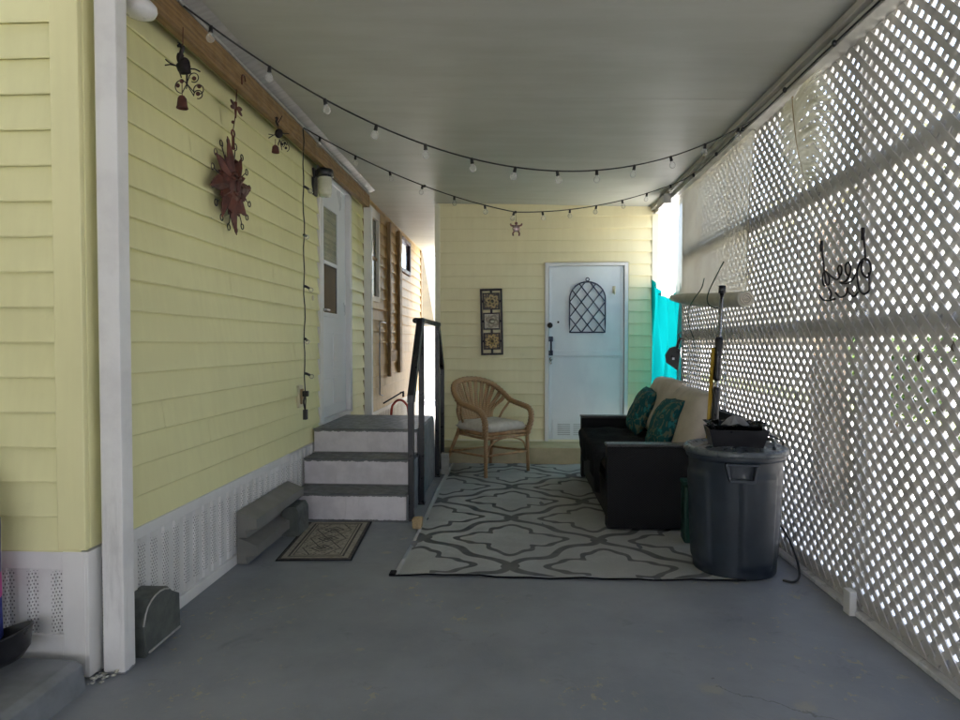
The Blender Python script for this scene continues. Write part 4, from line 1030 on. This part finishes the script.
# ------------------------------------------------------------------ string lights
def strand(label, A, B, sag, n, extra=None, vee=0., knots=(), skip=(), name='string_lights'):
    A, B = Vector(A), Vector(B); t = thing(name, label, 'string lights', A, group='string lights under the carport ceiling')
    def P(t_):
        p = A.lerp(B, t_); p.z -= sag*((1-vee)*4*t_*(1-t_)+vee*(1-abs(2*t_-1))); return p
    pts = [P(k/60) for k in range(61)]+(extra or [])
    MB().tube(pts, .0042, 6).build('cable', m_cord, t)
    for k in range(n):
        t_ = (k+.45)/n; p = P(t_)
        if k in skip: continue
        lightbulb(t, p, .22*math.sin(k*2.3+n))
    for t_ in knots:
        MB().ball(P(t_), .013, (1, 1, .8), 8, 6).build('knot', m_cord, t)
    return t, P
bulb_me = {}
def lightbulb(t, p, tilt=0, sc=.78):
    m_ = Matrix.Translation(p) @ Matrix.Rotation(tilt, 4, 'Y') @ Matrix.Scale(sc, 4)
    w = MB(); w.lathe([(0, .004), (.009, .004), (.011, -.004), (.0115, -.026), (.013, -.028), (.012, -.034), (0, -.034)], (0, 0, 0), 10); w.xf(m_); sk_ = w.build('socket', m_cord, t)
    w = MB(); w.lathe([(.009, -.034), (.011, -.040), (.0195, -.052), (.0235, -.064), (.021, -.078), (.012, -.087), (0, -.090)], (0, 0, 0), 12); w.xf(m_); w.build('bulb', m_bulbglass, sk_)
strand('string of clear bulbs swagged across the middle of the ceiling, nearer strand', (-1.445, 2.80, 2.70), (1.47, 4.10, 2.605), .50, 13)
t2, P2 = strand('string of clear bulbs dipping in front of the shed wall, farther strand', (-1.445, 4.41, 2.70), (1.45, 5.72, 2.635), .425, 13, vee=.3, knots=(.5, .27),
       extra=[Vector((1.462, 5.2, 2.600)), Vector((1.464, 4.4, 2.61)), Vector((1.466, 3.9, 2.60)), Vector((1.468, 3.3, 2.612)), Vector((1.468, 2.4, 2.61))])
for yy in (5.45, 4.85, 4.3, 3.65, 3.1, 2.7): MB().ball((1.460, yy, 2.603), .012, (1, 1, 1.3), 8, 6).build('cable_clip', m_cord, t2)
vs = thing('hanging_light_cord', 'black light cord hanging straight down the yellow wall to the outlet', 'light cord', (-1.445, 4.41, 2.69))
pts = [(-1.445+.004*math.sin(k*1.7), 4.40+.006*math.sin(k*.9), 2.69-1.93*k/24) for k in range(25)]
MB().tube(pts, .0042, 6).build('cable', m_cord, vs)
for z, s_ in ((2.30, 1), (1.97, -1), (1.62, 1), (1.26, -1), (1.02, 1)):
    w = MB(); w.tube([(-1.445, 4.40, z), (-1.435, 4.40+s_*.012, z-.002), (-1.42, 4.40+s_*.03, z-.012)], .009, 8); k_ = w.build('socket', m_cord, vs)
    w = MB(); w.ball((-1.412, 4.40+s_*.045, z-.022), .017, (1, 1.2, 1), 10, 8); w.build('bulb', m_bulbglass, k_)
w = MB(); w.tube(bez([(-1.445, 4.40, .90), (-1.455, 4.43, .86), (-1.45, 4.39, .82), (-1.45, 4.42, .76)], 5), .006, 6); w.box(-1.462, -1.435, 4.40, 4.435, .70, .77, .004); w.build('plug', m_cord, vs)
ou = thing('wall_outlet', 'ivory electrical outlet box low on the yellow wall', 'outlet', (XL, 4.60, .85))
w = MB(); w.box(XL+.004, XL+.032, 4.555, 4.645, .765, .925, .006); w.build('box', m_ivory, ou)
w = MB(); w.box(XL+.033, XL+.044, 4.575, 4.625, .79, .90, .004); w.build('cover', m_brownboard, ou)
w = MB(); w.box(XL+.045, XL+.085, 4.585, 4.615, .845, .885, .004); w.tube([(XL+.08, 4.60, .865), (XL+.11, 4.52, .88), (-1.45, 4.44, .87)], .006, 6); w.build('plug', m_cord, ou)
tg = MB().ball((XL+.016, 4.94, 1.577), .022, (.25, 1, 1), 14, 10); tag(tg.build('wall_badge', m_ivory), 'small round ivory badge on yellow siding beside the door', 'badge')

# ------------------------------------------------------------------ lamps on the home
lp = thing('wall_lamp', 'black porch lamp with frosted glass beside the entrance door', 'wall lamp', (XL, 4.99, 2.45))
w = MB(); w.box(XL+.012, XL+.032, 4.935, 5.03, 2.37, 2.575, .006); w.build('bracket', m_black, lp)
w = MB(); w.lathe([(0, .0), (.062, .0), (.066, -.01), (.066, -.055), (.058, -.06), (0, -.06)], (XL+.102, 4.985, 2.568), 20); w.box(XL+.03, XL+.08, 4.955, 5.015, 2.515, 2.56, .004); w.build('cap', m_black, lp)
w = MB(); w.lathe([(.050, 0), (.053, -.02), (.052, -.12), (.044, -.145), (0, -.15)], (XL+.102, 4.985, 2.508), 20); w.build('glass_shade', M('frosted_glass', (.62, .62, .50), (.55, .55, .44), .25, 12), lp)
sl_ = thing('dome_light', 'white dome light on the wall behind the near post', 'light', (XL, 2.55, 2.55))
w = MB(); w.lathe([(0, .035), (.045, .03), (.062, .012), (.064, -.004), (.056, -.022), (.03, -.034), (0, -.037)], (-1.478, 2.52, 2.545), 24); w.build('dome', m_plasticwhite, sl_)
w = MB(); w.box(XL+.012, -1.50, 2.49, 2.55, 2.55, 2.60, .005); w.build('mount', m_plasticwhite, sl_)

# ------------------------------------------------------------------ metal garden ornaments
def plate(poly, c_, sc, th_, mb, axis='Y', sy=1):
    """flat cut-out with real thickness; poly in picture units (x right, y up)"""
    if axis == 'Y': mb.prism([(c_[0]+x*sc, c_[2]+y*sc) for x, y in poly], c_[1]-th_/2, c_[1]+th_/2, 'Y')
pk = thing('peacock_chime', 'dark metal peacock chime with curled tail and rusty bell', 'wind chime', (-1.42, 2.76, 2.57))
C0 = Vector((-1.425, 2.755, 2.435)); sc = 1/236/8
def K(px, py): return (C0.x+(px-235)*sc, C0.y, C0.z-(py-280)*sc)
w = MB(); w.tube([(-1.425, 2.755, 2.585), K(232, 60), K(230, 150)], .0022, 5); w.build('hanging_wire', m_rust, pk)
w = MB(); w.tube(bez([K(185, 145), K(215, 140), K(228, 165), K(215, 205), K(205, 240), K(225, 290), K(245, 340), K(250, 375)], 5), [.006]*8+[.010]*8+[.016]*8+[.030]*6+[.026]*5+[.008]*1, 8, flat=(.45, 1))
w.ball(K(238, 300), .030, (.95, .35, 1.15)); w.ball(K(205, 140), .008); w.tube([K(185, 115), K(205, 122), K(215, 135)], .0018, 5); w.build('bird', m_iron, pk)
w = MB(); w.tube(bez([K(85, 250), K(120, 280), K(165, 300), K(200, 310), K(290, 330), K(330, 335), K(372, 355)], 4), .0032, 6); w.tube([K(80, 297), K(120, 292), K(160, 302)], .0028, 5)
w.tube([K(195, 340), K(210, 380), K(215, 400)], .003, 5); w.tube([K(262, 370), K(262, 450)], .004, 5); w.build('branch', m_iron, pk)
w = MB()
for cx, cy, r_, a0 in ((320, 405, 42, 3.2), (360, 500, 44, 2.6), (215, 470, 55, 1.5), (355, 540, 38, 2.9)):
    pts = [K(cx+r_*math.cos(a0+k*.33)*(1-k*.012), cy+r_*math.sin(a0+k*.33)*(1-k*.012)) for k in range(17)]
    w.tube([K(262, 400+.1*cy)]+pts, .0022, 5)
w.build('tail_curl', m_iron, pk)
w = MB()
for cx, cy in ((322, 408), (363, 472), (352, 532), (185, 462), (218, 428)): w.ball(K(cx, cy), .0095, (1, .5, 1), 10, 8)
w.build('tail_bead', m_rust, pk)
w = MB(); w.tube([K(220, 440), K(220, 545)], .0018, 5); w.lathe([(0, 0), (.010, -.001), (.018, -.012), (.022, -.045), (.025, -.054), (.022, -.055), (.018, -.044), (0, -.01)], K(220, 545), 16); w.build('bell', m_rust, pk)

sn = thing('sun_face_decoration', 'large rusty metal sun face hanging against the yellow wall', 'wall decoration', (-1.505, 3.42, 2.06))
SC = Vector((-1.512, 3.415, 2.065))
def Q(a, r_, dx=0): return (SC.x+dx, SC.y+r_*math.cos(a), SC.z+r_*math.sin(a))
w = MB()
for k in range(16):
    a = math.pi/2+k*math.pi/8+.10; L = (.255 if k % 4 == 0 else .225) if k % 2 == 0 else .165; pts = []
    wv = .055
    ring = [(.075, -.42), (.12, -.34), (L*.65, -.25), (L*.82, -.06), (L, .10), (L*.74, .19), (L*.6, .25), (.095, .34), (.075, .42)] if k % 2 == 0 else [(.075, -.36), (.09, -.30), (L*.66, -.22), (L*.85, -.10), (L, .0), (L*.84, .10), (L*.66, .22), (.09, .30), (.075, .36)]
    A_ = [Q(a+da, r_, .006) for r_, da in ring]; mid = [Q(a+.02, .08, .030), Q(a+.03, .15, .022), Q(a+.09, L-.01, .007)]
    n_ = len(ring)
    for i in range(n_-1):
        m0 = mid[min(int(min(i, n_-1-i)*.75), 2)]; m1 = mid[min(int(min(i+1, n_-2-i)*.75), 2)]
        w.face([A_[i], A_[i+1], m1] if m0 == m1 else [A_[i], A_[i+1], m1, m0])
    B_ = [Q(a+da, r_, .001) for r_, da in ring]
    w.face(B_)
    for i in range(n_-1): w.face([A_[i], B_[i], B_[i+1], A_[i+1]])
w.build('sun_ray', m_rust, sn)
w = MB(); w.ball(SC, .098, (.34, 1, 1.0), 24, 16); w.ball(SC+Vector((.034, 0, .0)), .016, (1.0, .8, 2.0)); w.ball(SC+Vector((.030, -.034, .032)), .015, (.7, 1.4, .6)); w.ball(SC+Vector((.030, .034, .032)), .015, (.7, 1.4, .6))
w.tube(bez([SC+Vector((.026, -.035, -.036)), SC+Vector((.034, 0, -.048)), SC+Vector((.026, .035, -.036))], 4), .007, 8); w.tube([SC+Vector((.030, -.055, .052)), SC+Vector((.034, -.03, .058)), SC+Vector((.034, -.012, .046))], .005, 6); w.tube([SC+Vector((.030, .055, .052)), SC+Vector((.034, .03, .058)), SC+Vector((.034, .012, .046))], .005, 6)
w.build('face', m_rust, sn)
w = MB()
for k in range(16):
    a = math.pi/2+(k+.5)*math.pi/8; cc = Q(a, .228, .004)
    w.tube([Q(a, .10, .004), Q(a, .19, .004)]+[(cc[0], cc[1]+.020*math.cos(a+math.pi+j*.5)*(1-j*.03), cc[2]+.020*math.sin(a+math.pi+j*.5)*(1-j*.03)) for j in range(14)], .0028, 5)
w.build('curl', m_iron, sn)
w = MB(); top = Vector((-1.50, 3.415, 2.32)); w.tube([(top.x, 3.415+.018*math.cos(t_*.52), 2.345+.018*math.sin(t_*.52)) for t_ in range(12)], .005, 6, closed=True); w.tube([(top.x, 3.415, 2.327), (top.x, 3.415, 2.26)], .008, 8)
w.tube([(-1.50, 3.415, 2.363), (-1.485, 3.415, 2.45), (-1.475, 3.41, 2.60)], .0025, 5); w.ball((-1.50, 3.415, 2.405), .009)
w.tube(bez([(-1.447, 3.41, 2.60), (-1.447, 3.41, 2.645), (-1.445, 3.435, 2.655), (-1.445, 3.45, 2.63)], 4), .004, 6); w.build('hanger', m_rust, sn)
w = MB(); dc = Vector((-1.485, 3.415, 2.475))
w.tube([dc+Vector((0, 0, .035)), dc, dc-Vector((0, 0, .05))], [.009, .008, .003], 8)
for s_ in (1, -1):
    for zz, ang in ((.014, .2), (-.004, -.25)):
        w.ball(dc+Vector((.004, s_*.042, zz+.004*ang)), .034, (.12, 1, .34), 12, 8, Matrix.Rotation(s_*ang, 4, 'X'))
w.build('dragonfly', m_rust, sn)

so_ = thing('bird_chime', 'small dark metal bird chime hanging beside the sun face', 'wind chime', (-1.445, 3.90, 2.57))
C1 = Vector((-1.435, 3.905, 2.485)); s2 = 1/165
def K2(px, py): return (C1.x+(px-276)*s2, C1.y, C1.z-(py-140)*s2)
w = MB(); w.tube([(C1.x-.01, C1.y, 2.60), K2(276, 122), K2(276, 132)], .0022, 5); w.build('hanging_wire', m_rust, so_)
w = MB(); w.ball(K2(276.5, 137.5), .030, (.85, .4, .95)); w.tube(bez([K2(276, 130), K2(274, 126), K2(275, 122), K2(272, 122.5)], 4), .006, 6); w.tube([K2(276, 127), K2(279, 122), K2(280, 120)], .0025, 5)
w.tube([K2(266, 142), K2(271, 139), K2(281, 137.5), K2(287, 138)], .003, 5); w.tube([K2(266, 138), K2(271, 139)], .0025, 5); w.build('bird', m_iron, so_)
w = MB()
for cx, cy, r_ in ((279, 148, 3.5), (283, 152, 4), (282, 147, 3)): w.tube([K2(277, 143)]+[K2(cx+r_*math.cos(2.6+k*.4), cy+r_*math.sin(2.6+k*.4)) for k in range(13)], .0022, 5); w.ball(K2(cx+.5, cy), .009, (1, .5, 1), 8, 6)
w.build('tail_curl', m_iron, so_)
w = MB(); w.tube([K2(273, 143), K2(273, 149)], .002, 5); w.lathe([(0, 0), (.010, -.001), (.019, -.012), (.023, -.046), (.020, -.046), (0, -.01)], K2(273, 149), 14); w.build('bell', m_rust, so_)

tt_ = thing('turtle_ornament', 'little pinkish metal turtle hanging from the farther light string', 'ornament', P2(.5)-Vector((0, 0, .1)))
p = P2(.5); cc = Vector((p.x+.005, p.y, p.z-.125)); m_pinkmetal = M('copper_pink', (.30, .14, .12), (.16, .08, .08), .3, 30, 60, .3, .001, metal=.7)
w = MB(); w.tube([p, cc+Vector((0, 0, .05))], .0016, 5); w.build('thread', m_cord, tt_)
w = MB(); w.ball(cc, .030, (1, .45, .95)); w.build('shell', M('pearl_shell', (.6, .5, .48), (.3, .18, .18), .2, 40, metal=.5), tt_)
w = MB(); w.ball(cc+Vector((0, 0, .038)), .012)
for sx in (1, -1):
    w.tube([cc+Vector((sx*.018, 0, .018)), cc+Vector((sx*.038, 0, .022)), cc+Vector((sx*.045, 0, .036))], .0075, 6); w.tube([cc+Vector((sx*.015, 0, -.020)), cc+Vector((sx*.026, 0, -.042)), cc+Vector((sx*.022, 0, -.058))], .0075, 6)
w.build('limbs', m_pinkmetal, tt_)

# ------------------------------------------------------------------ small things on the floor
gh = thing('grey_vent_hood', 'grey metal hood with rounded top on the floor behind the near post', 'vent hood', (-1.49, 2.55, 0))
arc = [(2.425, .02), (2.405, .135)]+[(2.405+.04+.11*(1-math.cos(k*math.pi/10))-.03, .155+.075*math.sin(k*math.pi/10)) for k in range(1, 9)]+[(2.675, .165), (2.68, .02)]
w = MB(); w.prism(arc, -1.437, -1.429, 'X', .002); w.build('front_plate', m_blockgrey, gh)
w = MB(); w.prism([(2.43, .0), (2.412, .13), (2.46, .222), (2.60, .222), (2.67, .16), (2.67, .0)], -1.552, -1.438, 'X', .004); w.build('body', m_blockgrey, gh)
w = MB(); w.tube([(-1.428, y_, z_) for y_, z_ in arc[1:9]], .0035, 6); w.box(-1.432, -1.424, 2.44, 2.675, .016, .024, .002); w.build('pale_edge', m_galv, gh)  # pale bead along the top edge and foot of the plate
ps = thing('grey_plank_stack', 'two stepped grey painted planks stacked along the skirting', 'planks', (-1.5, 3.5, 0))
for k, z0 in enumerate((0.003, .150)):
    w = MB(); x0 = XS+.010
    w.prism([(x0, z0), (x0+.062, z0), (x0+.050, z0+.040), (x0+.115, z0+.052), (x0+.115, z0+.104), (x0+.010, z0+.146), (x0, z0+.146)], 3.50+.0*k, 4.30-.08*(1-k), 'Y', .0015)
    w.build('plank', m_plankgrey, ps)
tag(MB().prism([(-1.475, .0), (-1.365, .0), (-1.368, .16), (-1.385, .19), (-1.45, .19), (-1.475, .16)], 4.02, 4.22, 'Y', .003).build('grey_block', m_blockgrey), 'grey painted block standing beside the lowest porch step', 'block')
tag(MB().prism([(-.672, .008), (-.612, .008), (-.605, .085), (-.675, .08)], 4.20, 4.26, 'Y', .012).build('sponge_block', m_foam), 'small tan sponge block at the foot of the handrail', 'sponge')
tag(MB().box(-.685, -.615, 5.98, 6.06, .010, .205, .006).build('pale_block', m_stubgrey), 'pale grey block standing beside the far handrail post', 'block')
rh = thing('red_handle_cart', 'red curved cart handle showing behind the porch', 'hand cart', (-1.25, 6.75, 0))
w = MB(); w.tube(bez([(-1.30, 6.72, .05), (-1.29, 6.72, .50), (-1.26, 6.72, .60), (-1.20, 6.72, .635), (-1.14, 6.72, .60), (-1.11, 6.72, .50), (-1.10, 6.72, .05)], 6), .012, 8); w.build('frame', m_red, rh)
w = MB(); w.tube([(-1.37, 6.70, .60), (-1.27, 6.70, .66), (-1.17, 6.70, .72)], .008, 8); w.tube([(-1.19, 6.70, .71), (-1.16, 6.70, .725), (-1.16, 6.70, .67)], .012, 8); w.build('grip', m_black, rh)
w = MB(); w.box(-1.32, -1.08, 6.66, 6.80, .02, .06, .01); w.build('foot_plate', m_red, rh)
bk = thing('black_pot', 'black plastic pot tipped on the grey side step at left edge', 'pot', (-1.745, 2.10, .107))
w = MB(); w.lathe([(0, 0), (.06, .003), (.09, .03), (.112, .09), (.117, .093), (.117, .098), (.108, .098), (.085, .035), (.055, .010), (0, .008)], (0, 0, 0), 32)
w.xf(Matrix.Translation((0, 0, .025)) @ Matrix.Rotation(R(-17), 4, 'Y')); w.build('shell', m_black, bk, local=True)
um = thing('folded_umbrella', 'closed umbrella in purple, pink and blue at the far left edge', 'umbrella', (-1.866, 2.12, .11))
w = MB(); w.tube([(-1.866, 2.12, .15), (-1.866, 2.12, .95)], .010, 8); w.build('shaft', m_iron, um)
for nm, z0, z1, col in (('blue_panel', .20, .345, (.03, .05, .30)), ('pink_panel', .345, .43, (.65, .10, .35)), ('purple_panel', .43, .80, (.20, .18, .32))):
    w = MB(); w.lathe([(.085+.012*((z0-.2)*-1), z0), (.083, (z0+z1)/2), (.082 if z1 < .7 else .03, z1)], (-1.866, 2.12, 0), 18); w.build(nm, M(nm, col, None, .8), um)
rr = random.Random(11)
dl = MB()
for _ in range(26):
    x, y = rr.uniform(-1.53, -1.47), rr.uniform(2.21, 2.30)
    dl.ball((x, y, rr.uniform(.004, .02)), rr.uniform(.004, .010), (1, 1, .5), 6, 4)
tag(dl.build('gravel_crumbs', m_stubgrey), 'stone crumbs caught beside the near post', 'debris', kind='stuff')
